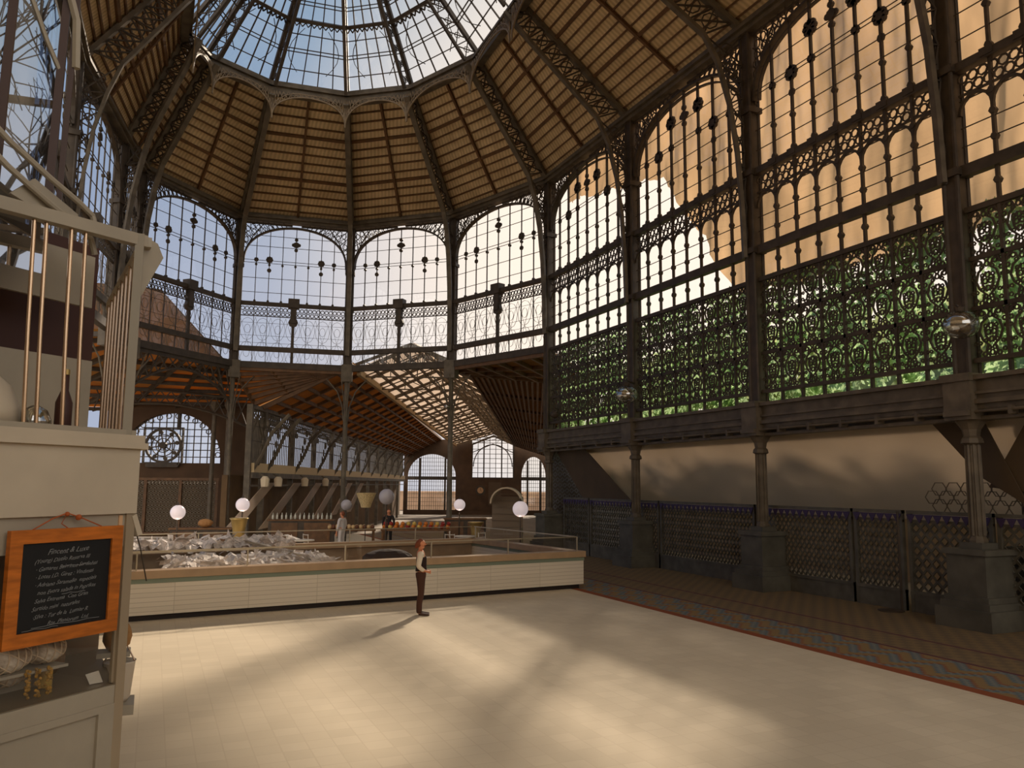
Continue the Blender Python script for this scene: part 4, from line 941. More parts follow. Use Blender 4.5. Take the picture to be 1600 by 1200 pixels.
for i, (l0, l1, zb, zs, za, nv, nh) in enumerate(((-12.9, -5.8, -.9, 4.0, 7.3, 22, 14), (4.0, 7.6, -.9, 4.0, 7.0, 12, 14))):
    m = MB(); c = (l0 + l1) / 2; hw = (l1 - l0) / 2
    for k in range(1, nv):
        l = l0 + (l1 - l0) * k / nv; zt = zs + (za - zs) * math.sqrt(1 - ((l - c) / hw) ** 2); f.bar(m, X(l), zb, X(l), zt, .05)
    for k in range(1, nh):
        z = zb + (za - zb) * k / nh; h = hw if z < zs else hw * math.sqrt(1 - ((z - zs) / (za - zs)) ** 2); f.bar(m, X(c - h), z, X(c + h), z, .05)
    f.box(m, X(l0), 3.5, X(l1), 4.0, -.2, .25)
    for t in (.25, .78): f.box(m, X(l0 + (l1 - l0) * t - .14), zb, X(l0 + (l1 - l0) * t + .14), za - .6, -.2, .25)
    o = struct(m.build('window_1', IRON_D)); o.name = 'window_%d' % (61 + i); g = MB(); g.quad(f.p(X(l0), zb), f.p(X(l1), zb), f.p(X(l1), za), f.p(X(l0), za)); g.build('glass_pane', GLASS, o)
m = MB(); A = (-3.4, 8.8); B = (2.8, 8.8); T_ = (-.2, 10.1)
f.path(m, [(X(-3.4), 3.8), (X(-3.4), 8.8), (X(-.2), 10.1), (X(2.8), 8.8), (X(2.8), 3.8)], .3, 0, closed=True, d=.4)
for k in range(1, 7):
    l = -3.4 + 6.2 * k / 7; zt = 8.8 + (1 - abs(l + .3) / 3.1) * 1.3; f.bar(m, X(l), 3.8, X(l), zt, .2 if k in (2, 5) else .09)
for z in (4.6, 5.3, 6.0, 6.7, 7.4, 8.1): f.bar(m, X(-3.4), z, X(2.8), z, .07)
f.ring(m, X(-.3), 5.5, 2.9, 3.3, .14, 0, 20, 0, PI); f.bar(m, X(-3.4), 7.6, X(-.3), 8.9, .12); f.bar(m, X(-.3), 8.9, X(2.8), 7.6, .12)
o = struct(m.build('window_63', IRON_D)); g = MB(); g.quad(f.p(X(-3.4), 3.8), f.p(X(2.8), 3.8), f.p(X(2.8), 9.8), f.p(X(-3.4), 9.8)); g.build('glass_pane', GLASS, o)
# notice boards and clock on the brown wall below the gable window
m = MB(); f.box(m, X(-.9), -.2, X(1.0), 3.2, .25, .35); tag(m.build('notice_board', mat('notice', srgb(96, 78, 60), .8)), 'large dim notice board under the end gable window', 'notice board')
ck = thing('wall_clock', 'small round clock on the end wall under the gable', 'clock', tuple(f.p(X(-2.1), 2.0, .3)), world=True)
m = MB(); f.disc(m, X(-2.1), 2.0, .75, .15, .3, 20); m.build('rim', IRON_D, ck); m = MB(); f.disc(m, X(-2.1), 2.0, .45, .2, .33, 20); dl = m.build('dial', mat('clock_face', srgb(190, 150, 110), .6), ck)
m = MB(); f.bar(m, X(-2.1), 2.0, X(-2.1), 2.35, .05, .05, .46); f.bar(m, X(-2.1), 2.0, X(-1.9), 1.85, .05, .05, .46); m.build('clock_hand', IRON_D, dl)
# outdoor backdrop far behind the end wall
m = MB(); f.box(m, -10, -1.6, 40, 1.6, -24, -20); m.build('far_building', mat('far_stone', srgb(196, 160, 130), .9, 0, .3, .3)); tag(bpy.data.objects['far_building'], 'low hazy building far beyond the end windows', 'building')

# left annex wall: arched window, wheel and lattice
f = Fr(NP(-22.5, 47, 0), NP(-12.8, 47, 0), (0, 20)); X = lambda l: l + 22.5
m = MB(); l0, l1 = -21.6, -15.9
f.box(m, 0, -1.6, X(l0), 7.6, -.2, .2); f.box(m, X(l1), -1.6, X(-14.2), 7.6, -.2, .2); f.box(m, X(l0), 3.2, X(l1), 4.05, -.2, .2)
arch_fill(l0, l1, 4.3, 6.95, 7.6)
struct(m.build('wall_annex', EW))
m = MB(); c = (l0 + l1) / 2; hw = (l1 - l0) / 2
for k in range(1, 14): l = l0 + (l1 - l0) * k / 14; f.bar(m, X(l), 4, X(l), 4.3 + 2.65 * math.sqrt(1 - ((l - c) / hw) ** 2), .05)
for z in (4.4, 4.8, 5.2, 5.6, 6.0, 6.4): h = hw * math.sqrt(max(0, 1 - (max(0, z - 4.3) / 2.65) ** 2)); f.bar(m, X(c - h), z, X(c + h), z, .05)
for i in range(16):
    a = PI * (i + .5) / 16; f.ring(m, X(c + (hw - .16) * math.cos(a)), 4.3 + (2.65 - .16) * math.sin(a), .15, .15, .05, .1, 7)
f.box(m, X(c + .25), 6.0, X(c + .37), 6.95, -.1, .15)
o = struct(m.build('window_64', IRON_D)); g = MB(); g.quad(f.p(X(l0), 4), f.p(X(l1), 4), f.p(X(l1), 6.95), f.p(X(l0), 6.95)); g.build('glass_pane', GLASS, o)
t = thing('ornamental_wheel', 'dark iron wheel in a square frame before the arched annex window', 'wheel', tuple(f.p(X(-19.1), 4.2, .4)), world=True)
cx, cz = X(-19.1), 5.05
m = MB(); f.path(m, [(cx - 1.1, cz - 1), (cx + 1.1, cz - 1), (cx + 1.1, cz + 1), (cx - 1.1, cz + 1)], .1, .45, True, .2); f.box(m, cx - .9, cz - 1.25, cx + .9, cz - 1, .3, .6); m.build('frame', IRON_D, t)
m = MB(); f.ring(m, cx, cz, 1.0, .95, .13, .45, 24); f.ring(m, cx, cz, .65, .62, .05, .45, 20); f.ring(m, cx, cz, .42, .4, .05, .45, 16); f.disc(m, cx, cz, .2, .3, .45, 12)
for k in range(8): a = k * PI / 4 + .2; f.bar(m, cx, cz, cx + math.cos(a), cz + .95 * math.sin(a), .06, .06, .45); f.disc(m, cx + .8 * math.cos(a), cz + .76 * math.sin(a), .12, .1, .45)
m.build('rim', IRON_D, t)
t = thing('annex_lattice_screen', 'tall perforated dark screen below the arched annex window', 'screen', tuple(f.p(X(-18), 0, 0)), world=True)
m = MB()
for l in (-21.6, -20.9, -20.1, -18.1, -16.0): f.box(m, X(l) - .08, 0, X(l) + .08, 3.3, 0, .18)
f.box(m, X(-21.6), 3.05, X(-15.9), 3.2, 0, .2); f.box(m, X(-21.6), 0, X(-15.9), .1, 0, .2); m.build('frame', RUST, t)
m = MB(); w, h = .2, .2
for i in range(28):
    for j in range(15):
        a, z = X(-21.6) + w * (i + .5), .12 + h * (j + .5); f.ring(m, a + (w / 2 if j % 2 else 0), z, .085, .085, .05, .05, 5)
m.build('lattice', mat('annex_lattice', srgb(110, 96, 78), .6), t)
m = MB(); f.box(m, 0, -.2, X(-15.9), 3.3, -.8, -.6); struct(m.build('wall_recess', mat('dim_wall', srgb(86, 66, 46))))
# paired columns right of the annex window
for l, nm in ((-15.9, 'left'), (-15.1, 'right')):
    p = NP(l, 45.5, 0); t = thing('annex_column', 'slim dark column right of the annex window, %s of the pair' % nm, 'column', tuple(p), 0, 'paired slim columns of the annex')
    q = MB(); q.lathe([(.2, .5), (.13, .6), (.12, 7.0)], (0, 0, 0), 10); q.build('shaft', IRON, t)
    q = MB(); q.lathe([(.12, 7.0), (.26, 7.3), (.26, 7.5)], (0, 0, 0), 10); q.build('capital', IRON, t)
    q = MB(); q.box((-.3, -.3, 0), (.3, .3, .5)); q.build('base', IRON, t)

# ================================================================== STALLS
GLOBE = mat('globe_glass', srgb(232, 214, 214), .25, 0, 0, emit=(1, .86, .86), estr=.35)
GLOBE2 = mat('globe_dim', srgb(180, 172, 176), .25, 0)
def globe(x, y, z, label, lit=True, r=.26):
    t = thing('globe_lamp', label, 'globe lamp', (x, y, 0), 0, 'globe lamps on posts among the stalls')
    m = MB(); m.lathe([(.18, 0), (.18, .05), (.035, .1), (.03, z - r), (.1, z - r + .03)], (0, 0, 0), 10); m.build('post', IRON_D, t)
    m = MB(); m.blob((0, 0, z), r, 18, 12); gb_ = m.build('globe', GLOBE if lit else GLOBE2, t, smooth=True)
    m = MB(); m.lathe([(.08, z + r - .02), (.05, z + r + .03), (.01, z + r + .12)], (0, 0, 0), 8); m.build('finial', IRON_D, gb_)
    if lit:
        l = bpy.data.lights.new('bulb', 'POINT'); l.energy = 14; l.color = (1, .8, .62); l.shadow_soft_size = .05; lo = bpy.data.objects.new('bulb', l); COL.objects.link(lo); lo.parent = t; lo.location = (0, -.0, z - r - .2)
for x, y, z, l, b in ((.91, 32.43, 1.86, 'glowing globe lamp farthest left, before the annex screen', 1), (3.3, 33.56, 2.1, 'glowing globe lamp above the brass urn', 1), (8.81, 39.86, 1.9, 'dim grey globe lamp beside the middle column', 0),
                     (9.03, 33.2, 2.42, 'large pale globe lamp right of the hanging basket', 0), (13.23, 35.7, 2.0, 'glowing globe lamp beside the slim column left of the corner', 1), (14.18, 30.91, 1.95, 'pinkish globe lamp farthest right, before the arched booth', 1)): globe(x, y, z, l, b, .33 if 'large' in l or 'farthest right' in l else .27)
BRASS = mat('brass', srgb(190, 160, 100), .35, .7)
def urn(x, y, label, s=1):
    t = thing('brass_urn', label, 'urn', (x, y, 0)); m = MB(); m.lathe([(.2, 0), (.16, .06), (.12, .7 * s)], (0, 0, 0), 14); m.build('stand', mat('urn_stand', srgb(120, 100, 74), .6), t)
    m = MB(); m.lathe([(.1, .7 * s), (.2, .8 * s), (.22, 1.2 * s), (.3, 1.6 * s), (.36, 1.66 * s), (.3, 1.68 * s)], (0, 0, 0), 16); m.build('bowl', BRASS, t, smooth=True)
urn(3.0, 31.5, 'tall brass urn on a stand under the second globe lamp'); urn(13.0, 33.0, 'shorter brass urn among the stalls at the right', .8)
WD = mat('stall_wood', srgb(120, 84, 52), .7, 0, .3, 4)
def stall(x, y, rz, w, label, cols, n, seed):
    t = thing('stall_table', label, 'table', (x, y, 0), rz, 'stall tables')
    m = MB(); m.box((-w / 2, -.5, .82), (w / 2, .5, .9)); m.build('tabletop', WD, t)
    for sx in (-1, 1):
        for sy in (-1, 1): m = MB(); m.box((sx * (w / 2 - .08) - .04, sy * .42 - .04, 0), (sx * (w / 2 - .08) + .04, sy * .42 + .04, .82)); m.build('leg', WD, t)
    r = random.Random(seed); R = Matrix.Rotation(rz, 3, 'Z')
    base = {}
    for i in range(n):
        c = r.randrange(len(cols)); nm, cc, ctn = cols[c]; rr = r.uniform(.08, .13)
        if c not in base:
            q = MB(); q.blob((0, 0, .1), .1, 10, 7, .06, c); base[c] = q.build(nm, mat(nm + '_skin', cc, .5), None, smooth=True); o = base[c]
        else: o = base[c].copy(); COL.objects.link(o)
        px, py = -w / 2 + .15 + (w - .3) * (i % 12) / 11, -.35 + .7 * ((i // 12) % 3) / 2; lay = i // 36
        v = R @ Vector((px, py, 0)); o.location = (x + v.x, y + v.y, .9 + lay * .14)
        if lay: o.location.x += .05
        tag(o, '%s on the %s' % (nm.replace('_', ' '), ctn), nm.split('_')[-1], '%s on the %s' % (nm.replace('_', ' '), ctn))
ST = 'fruit stall below the arched end window'
stall(11.3, 36.2, -.35, 3.2, 'fruit stall table left of the slim column', [('orange_fruit', srgb(210, 120, 40), ST), ('red_apple', srgb(150, 40, 28), ST), ('yellow_melon', srgb(214, 180, 90), ST)], 48, 4)
S2 = 'stall beside the middle column'
stall(8.4, 36.9, -.2, 2.2, 'stall table beside the middle column with pale loaves', [('bread_loaf', srgb(206, 170, 120), S2), ('dark_loaf', srgb(110, 66, 40), S2)], 30, 6)
WH = mat('chair_white', srgb(216, 204, 186), .5)
def chair(x, y, rz, label):
    t = thing('cafe_chair', label, 'chair', (x, y, 0), rz, 'pale café chairs')
    m = MB(); m.box((-.22, -.22, .43), (.22, .22, .47)); m.build('seat', WH, t); m = MB()
    for z in (.6, .75, .92): m.tube([(-.2, .21, z), (0, .25, z), (.2, .21, z)], .018, 6)
    m.build('backrest', WH, t)
    for sx in (-1, 1):
        m = MB(); m.tube([(sx * .2, -.2, 0), (sx * .2, -.2, .45)], .018, 6); m.build('leg', WH, t)
        m = MB(); m.tube([(sx * .2, .26, 0), (sx * .2, .2, .45), (sx * .2, .23, .95)], .018, 6); m.build('leg', WH, t)
for i, (x, y, a, l) in enumerate(((12.9, 31.6, .4, 'pale chair nearest the corner booth'), (11.3, 31.4, 2.5, 'pale chair facing away behind the counter rail'), (12.0, 32.9, 1.2, 'pale chair beside the shorter brass urn'), (4.6, 32.4, -.5, 'pale chair right of the tall brass urn'), (5.9, 33.0, 1.9, 'pale chair left of the dark stall'))): chair(x, y, a, l)
def rtable(x, y, label):
    t = thing('round_table', label, 'table', (x, y, 0), 0, 'pale round café tables'); m = MB(); m.lathe([(.45, .76), (.45, .8)], (0, 0, 0), 20); m.build('tabletop', WH, t)
    m = MB(); m.lathe([(.25, 0), (.05, .08), (.04, .76)], (0, 0, 0), 10); m.build('pedestal', IRON_D, t)
rtable(12.2, 32.2, 'pale round table between the chairs at the right'); rtable(5.4, 31.9, 'pale round table left of the middle')
# hanging basket shade
t = thing('basket_lamp', 'cream woven basket shade on a pole left of the large pale globe', 'basket', (8.35, 34.0, 2.3)); m = MB(); m.lathe([(.2, -.35), (.24, -.2), (.42, .25), (.44, .27), (.40, .25)], (0, 0, 0), 16); m.build('basket', mat('wicker', srgb(206, 180, 130), .8, 0, .3, 20), t)
m = MB(); m.tube([(0, 0, -2.3), (0, 0, -.3)], .02, 6); m.build('pole', IRON_D, t)
# arched booth by the right corner
t = thing('arched_booth', 'pale ribbed barrel-topped booth before the far corner column', 'booth', (15.0, 34.2, 0), -.5); m = MB()
for k in range(12):
    a0, a1 = PI * k / 12, PI * (k + 1) / 12
    m.hexa([(.75 * math.cos(a0), -.5, 2.1 + .75 * math.sin(a0)), (.75 * math.cos(a1), -.5, 2.1 + .75 * math.sin(a1)), (.75 * math.cos(a1), .5, 2.1 + .75 * math.sin(a1)), (.75 * math.cos(a0), .5, 2.1 + .75 * math.sin(a0)),
            (.68 * math.cos(a0), -.5, 2.1 + .68 * math.sin(a0)), (.68 * math.cos(a1), -.5, 2.1 + .68 * math.sin(a1)), (.68 * math.cos(a1), .5, 2.1 + .68 * math.sin(a1)), (.68 * math.cos(a0), .5, 2.1 + .68 * math.sin(a0))])
m.build('hood', mat('booth_cream', srgb(200, 180, 150), .6), t)
m = MB(); m.box((-.72, -.45, 0), (.72, .45, 1.0)); m.box((-.72, .35, 1), (.72, .45, 2.4))
for z in (1.3, 1.6, 1.9, 2.2, 2.5): m.box((-.7, .3, z), (.7, .36, z + .04))
m.build('cabinet', mat('booth_grey', srgb(130, 112, 92), .7), t)
# dark service bars behind the middle
for x, y, w, h, l in ((6.6, 39.3, 3.0, 1.25, 'dark bar counter behind the middle of the market'), (14.2, 37.5, 2.0, 1.3, 'dark cupboard beside the slim column'), (2.0, 36, 2.4, 1.1, 'dark cupboard before the annex screen')):
    t = thing('dark_cupboard', l, 'cupboard', (x, y, 0), -.3, 'dark cupboards among the stalls'); m = MB(); m.box((-w / 2, -.4, 0), (w / 2, .4, h - .06)); m.build('body', IRON_D, t)
    m = MB(); m.box((-w / 2 - .05, -.45, h - .06), (w / 2 + .05, .45, h)); m.build('worktop', WD, t)
    for k in (-1, 1): m = MB(); m.box((k * w / 4 - w / 5, -.43, .1), (k * w / 4 + w / 5, -.4, h - .15)); m.build('door', RUST, t)
rb = random.Random(9); first = None
for k in range(14):
    px = 5.3 + .2 * k; h = rb.uniform(.24, .34)
    if first is None:
        m = MB(); m.lathe([(.045, 0), (.05, .02), (.05, .17), (.018, .22), (.018, .3)], (0, 0, 0), 10); first = m.build('bottle', mat('bottle_glass', srgb(200, 196, 180), .15), None, smooth=True); o = first
    else: o = first.copy(); COL.objects.link(o)
    o.location = (px, 39.3 - .31 * (px - 6.6) + .1 * (k % 2), 1.25); tag(o, 'pale bottle in the row on the dark bar counter', 'bottle', 'bottles on the dark bar counter')
first = None
m = MB(); m.blob((0, 0, .18), (.3, .2, .18), 12, 8, .1, 4); o = m.build('fabric_bundle', mat('bundle', srgb(168, 120, 72), .8)); o.location = (2.1, 36, 1.1); tag(o, 'ochre cloth bundle on the cupboard before the annex screen', 'bundle')
# ================================================================== KIOSK IN THE LEFT FOREGROUND
K0 = Vector((-.12, 5.31, 0)); KT = Vector((-.7413, -.6712, 0)); KN = Vector((.6712, -.7413, 0))
kf = Fr(K0, K0 + KT * 3, (3, 0))
KP = mat('kiosk_paint', srgb(196, 180, 156), .5, 0, .08, 3); KG = mat('kiosk_grey', srgb(168, 156, 136), .5, 0, .08, 3); KW = mat('kiosk_dark_wood', srgb(74, 44, 34), .5); ST_ = mat('steel', srgb(200, 170, 140), .25, .8)
kio = thing('market_kiosk', 'tall pale kiosk filling the left foreground, with glass case and railing on top', 'kiosk', tuple(K0), world=True)
SD = Vector((-.136, .9907, 0)); D2 = 1.1
def ext(mb, poly, z0, z1): mb.slab([Vector((p.x, p.y, z0)) for p in poly], z1 - z0, (0, 0, 1))
def plan(o, back=D2, s1=3.0): # plan outline grown by o
    return [K0 - KT * o + KN * o, K0 + KT * s1 + KN * o, K0 + KT * s1 - KN * back, K0 + SD * (back + .3) - KT * o]
m = MB(); ext(m, plan(.03), 2.81, 3.19); m.build('fascia', KP, kio)
m = MB(); ext(m, plan(.06), 3.19, 3.225); ext(m, plan(.045), 3.225, 3.27); m.build('ledge', KP, kio)
m = MB(); kf.box(m, .03, 2.62, 3, 2.81, -.1, .005); m.build('case_lintel', KG, kio)
m = MB(); kf.box(m, -.03, 0, .03, 2.81, -.03, .02); kf.box(m, .03, 1.85, .045, 2.7, -.02, .0); m.build('corner_post', mat('post_metal', srgb(178, 160, 134), .35, .4), kio)
m = MB(); ext(m, [K0 + KT * .03, K0 + KT * 3, K0 + KT * 3 - KN * .9, K0 + KT * -.6 - KN * .9], 0, 1.78); kf.box(m, .03, 1.74, 3, 1.84, -.9, .015); LC = m.build('lower_cabinet', KG, kio)
m = MB(); kf.box(m, .03, 0, .13, 1.74, 0, .02); kf.box(m, 1.05, 0, 1.15, 1.74, 0, .02); kf.box(m, .13, 1.70, 3, 1.74, 0, .02); m.build('stile', KG, LC)
m = MB(); ext(m, [K0 + KT * .03, K0 + KT * 3, K0 + KT * 3 - KN * .9, K0 + KT * -.6 - KN * .9], 1.84, 1.845); m.build('case_floor', mat('case_floor', srgb(120, 104, 80), .3, .2), kio)
m = MB(); kf.box(m, -.6, 1.84, 3, 2.81, -.92, -.9); m.build('case_back', mat('case_back', srgb(112, 92, 70), .6, 0, .2, 3), kio)
m = MB(); m.quad(kf.p(.03, 1.84, -.012), kf.p(3, 1.84, -.012), kf.p(3, 2.62, -.012), kf.p(.03, 2.62, -.012)); m.quad(kf.p(.0, 1.84, -.03), kf.p(0, 2.66, -.03), kf.p(0, 2.66, -.9), kf.p(0, 1.84, -.9)); m.build('glass_front', GLASSC, kio)
# railing on top
for i, (s, tz) in enumerate(((.68, 4.38), (.61, 4.39), (.46, 4.41), (.37, 4.42), (.95, 4.36), (1.05, 4.35), (1.3, 4.33))):
    q = MB(); q.tube([kf.p(s, 3.27, -.02), kf.p(s + .02, 3.8, -.02), kf.p(s + .035, tz + .06, -.02)], .011, 8); q.build('baluster', ST_, kio)
m = MB(); m.bar(kf.p(0, 4.47, -.02), kf.p(2.4, 4.33, -.02), .07, .07); m.bar(K0 + Vector((0, 0, 4.47)), K0 + SD * 2.2 + Vector((0, 0, 4.47)), .06, .06); m.build('top_rail', KG, kio)
m = MB(); kf.box(m, 0, 3.27, 2.4, 3.30, -.06, .02); m.build('bottom_rail', KG, kio)
m = MB(); m.bar(K0 + KT * .05 + Vector((0, 0, 3.27)), K0 + KT * .05 + Vector((0, 0, 4.5)), .06, .05); m.build('rail_post', mat('rail_grey', srgb(150, 140, 122), .5), kio)
for k in range(9):
    q = MB(); b_ = K0 + SD * (.12 + .24 * k) + KT * .03; q.tube([b_ + Vector((0, 0, 3.27)), b_ + Vector((0, 0, 4.45))], .011, 6); q.build('baluster', ST_, kio)
# back panel behind the railing
m = MB(); m.slab([kf.p(-.17, 3.27, -.62), kf.p(3, 3.27, -.62), kf.p(3, 3.78, -.62), kf.p(-.17, 3.78, -.62)], .03); m.slab([kf.p(-.2, 4.15, -.7), kf.p(3, 4.15, -.7), kf.p(3, 4.5, -.7), kf.p(-.2, 4.5, -.7)], .03); m.build('back_panel', KG, kio)
m = MB(); m.slab([kf.p(-.54, 3.27, -1.1), kf.p(3, 3.27, -1.1), kf.p(3, 4.8, -1.1), kf.p(-.54, 4.7, -1.1)], .03); m.build('dark_panel', KW, kio)
m = MB(); m.slab([kf.p(-.02, 4.12, -.05), kf.p(-.02, 4.52, -.05), kf.p(-.13, 4.5, -.05), kf.p(-.18, 4.42, -.05)], .06); m.build('corner_bracket', KG, kio)
# upper glazing above the railing
zt = 7.2; FRM = mat('window_frame_dark', srgb(64, 40, 34), .45)
gn = -.35
m = MB()
for s, w in ((.40, .035), (.72, .035), (1.05, .04), (1.4, .04)): m.bar(kf.p(s + .02, 4.5, gn), kf.p(s - .02, zt, gn), w, .05)
m.bar(kf.p(.37, 4.5, gn + .03), kf.p(.33, zt, gn + .03), .02, .03); m.build('mullion', FRM, kio)
m = MB(); m.tube([kf.p(.40, 5.45, gn), kf.p(.5, 5.6, gn), kf.p(.72, 6.0, gn)], .015, 6); m.tube([kf.p(.34, 5.5, gn + .05), kf.p(.36, 5.8, gn + .05), kf.p(.5, 6.15, gn + .05), kf.p(.6, 6.6, gn + .05)], .025, 6); m.build('curved_bar', KG, kio)
m = MB(); m.quad(kf.p(.4, 4.2, gn), kf.p(2.4, 4.2, gn), kf.p(2.4, zt, gn), kf.p(.4, zt, gn)); m.build('upper_glass', glassmat('upper_glass', (.6, .65, .75), .8, .01), kio)
# sweeping hand rails in front of the glass
m = MB()
for dz in (0, -.14): m.tube([kf.p(1.05, 4.98 + dz, -.15), kf.p(.8, 4.82 + dz, -.15), kf.p(.55, 4.7 + dz, -.15), kf.p(.36, 4.62 + dz, -.15), kf.p(.27, 4.57 + dz, -.15), kf.p(.235, 4.48 + dz, -.15)], .018, 8)
m.build('curved_hand_rail', KG, kio)
m = MB(); m.slab([kf.p(.62, 4.68, -.2), kf.p(.34, 4.56, -.2), kf.p(.34, 4.44, -.2), kf.p(.75, 4.55, -.2)], .02, KN); m.build('rail_plate', KG, kio)
# bowls and jars behind the railing
t = thing('ceramic_dome', 'large pale ceramic dome behind the kiosk railing', 'dome', tuple(kf.p(.86, 3.28, -.3))); m = MB(); m.lathe([(.30, 0), (.29, .1), (.24, .22), (.15, .3), (.02, .33)], (0, 0, 0), 24); m.build('dome', KP, t, smooth=True); m = MB(); m.lathe([(.03, .32), (.03, .36)], (0, 0, 0), 8); m.build('knob', ST_, t)
t = thing('glass_bowl', 'small upturned glass bowl behind the kiosk railing', 'bowl', tuple(kf.p(.55, 3.28, -.12))); m = MB(); m.lathe([(.085, 0), (.08, .05), (.06, .1), (.02, .125)], (0, 0, 0), 18); m.build('bowl', BOWL, t, smooth=True); m = MB(); m.lathe([(.09, 0), (.09, .015)], (0, 0, 0), 18); m.build('rim', mat('green_rim', srgb(130, 170, 110), .3), t)
t = thing('dark_bottle', 'dark bottle leaning behind the kiosk railing', 'bottle', tuple(kf.p(.36, 3.28, -.15))); m = MB(); m.lathe([(.04, 0), (.045, .02), (.045, .16), (.02, .23), (.018, .32)], (0, 0, 0), 12); m.build('body', KW, t, smooth=True); m = MB(); m.lathe([(.02, .32), (.02, .35)], (0, 0, 0), 10); m.build('cap', BRASS, t)

# chalkboard
cb = thing('chalkboard', 'chalkboard menu in an orange wooden frame hanging on the kiosk', 'chalkboard', tuple(kf.p(.41, 2.15, .04)), world=True)
OW = mat('orange_wood', srgb(196, 108, 34), .45, 0, .3, 6, aniso=(1, 1, 6))
a0, a1, z0, z1, nn = .085, .755, 2.155, 2.745, .05
m = MB(); w = .07
kf.box(m, a0, z1 - w, a1, z1, nn - .015, nn + .015); kf.box(m, a0, z0, a1, z0 + w, nn - .015, nn + .015); kf.box(m, a0, z0 + w, a0 + w, z1 - w, nn - .015, nn + .015); kf.box(m, a1 - w, z0 + w, a1, z1 - w, nn - .015, nn + .015); m.build('frame', OW, cb)
m = MB(); kf.box(m, a0 + w, z0 + w, a1 - w, z1 - w, nn - .01, nn + .002); slt = m.build('slate', mat('slate', srgb(20, 20, 20), .6, 0, .2, 8), cb)
CHK = mat('chalk', srgb(128, 128, 126), .9)
lines = ['Fincent & Luxe', '(Young) Distilo Reserva III', '· Gamares Bairrinos Sardinhas', '· Lotes I.D. Girez : Vindimas', '· Adriano Saramelio  especiais', '  non Evora salada in Paprikas', 'Selva Extrema  Con Gran', 'Surtido mini  naturales', '·Silva : Tur de la  Lumiar R', '  Rte. Pleniorum  Ltd.']
tm = MB()
for i, s in enumerate(lines):
    c = bpy.data.curves.new('tmp', 'FONT'); c.body = s; c.size = .030 if i else .040; c.shear = .5; c.align_x = 'CENTER'; c.extrude = .0003; c.space_character = 1.0; c.resolution_u = 2
    o = bpy.data.objects.new('tmp', c); COL.objects.link(o); bpy.context.view_layer.update()
    me = bpy.data.meshes.new_from_object(o.evaluated_get(bpy.context.evaluated_depsgraph_get())); bpy.data.objects.remove(o)
    mid = (a0 + a1) / 2 + (0, .03, 0, .01, 0, 0, .02, .05, .02, -.02)[i]; zz = z1 - w - .06 - .0405 * i; k0 = len(tm.v)
    for v in me.vertices: tm.v.append(tuple(kf.p(mid - v.co.x, zz + v.co.y + .03 * v.co.x + .002 * math.sin(v.co.x * 60 + i), nn + .004 + v.co.z)))
    for p_ in me.polygons: tm.f.append(tuple(k0 + q for q in p_.vertices))
tm.build('chalk_writing', CHK, slt)
m = MB(); r_ = random.Random(2)
for q, (za, s0, s1) in enumerate(((2.545, .28, .46), (2.40, .3, .44), (2.245, .2, .6), (2.235, .45, .65))): m = MB(); m.tube([kf.p(s0 + (s1 - s0) * u / 6, za + .003 * math.sin(u * 2), nn + .004) for u in range(7)], .0016, 4); m.build('chalk_stroke', CHK, slt)
m = MB(); COPP = mat('cord_orange', srgb(170, 84, 36), .7)
m.tube([kf.p(.63, z1, nn), kf.p(.52, 2.80, nn), kf.p(.44, 2.825, nn), kf.p(.36, 2.80, nn), kf.p(.22, z1, nn)], .0035, 6); m.tube([kf.p(.44, 2.825, nn), kf.p(.47, 2.77, nn), kf.p(.43, z1, nn)], .003, 6)
m.blob(kf.p(.44, 2.82, nn), .013, 8, 6); m.blob(kf.p(.37, 2.80, nn), .016, 8, 6, .3); m.build('hanging_cord', COPP, cb)
# paper strip by the post and a clip lamp at the corner
m = MB(); kf.box(m, .05, 2.15, .075, 2.8, .0, .012); tag(m.build('pale_strip', mat('pale_wood', srgb(214, 170, 128), .6)), 'pale wooden strip between chalkboard and kiosk corner post', 'strip')
cl = thing('clip_lamp', 'small clip lamp with pale shade on the kiosk corner', 'lamp', tuple(K0 - KT * .07 + Vector((0, 0, 2.72))), world=True)
m = MB(); m.bar(K0 - KT * .02 + Vector((0, 0, 2.8)), K0 - KT * .07 + Vector((0, 0, 2.68)), .05, .035); m.build('shade', KP, cl); m = MB(); m.tube([K0 - KT * .02 + Vector((0, 0, 2.8)), K0 - KT * .1 + Vector((0, 0, 2.6)), K0 - KT * .16 + Vector((0, 0, 2.4))], .004, 5); m.build('cable', IRON_D, cl)

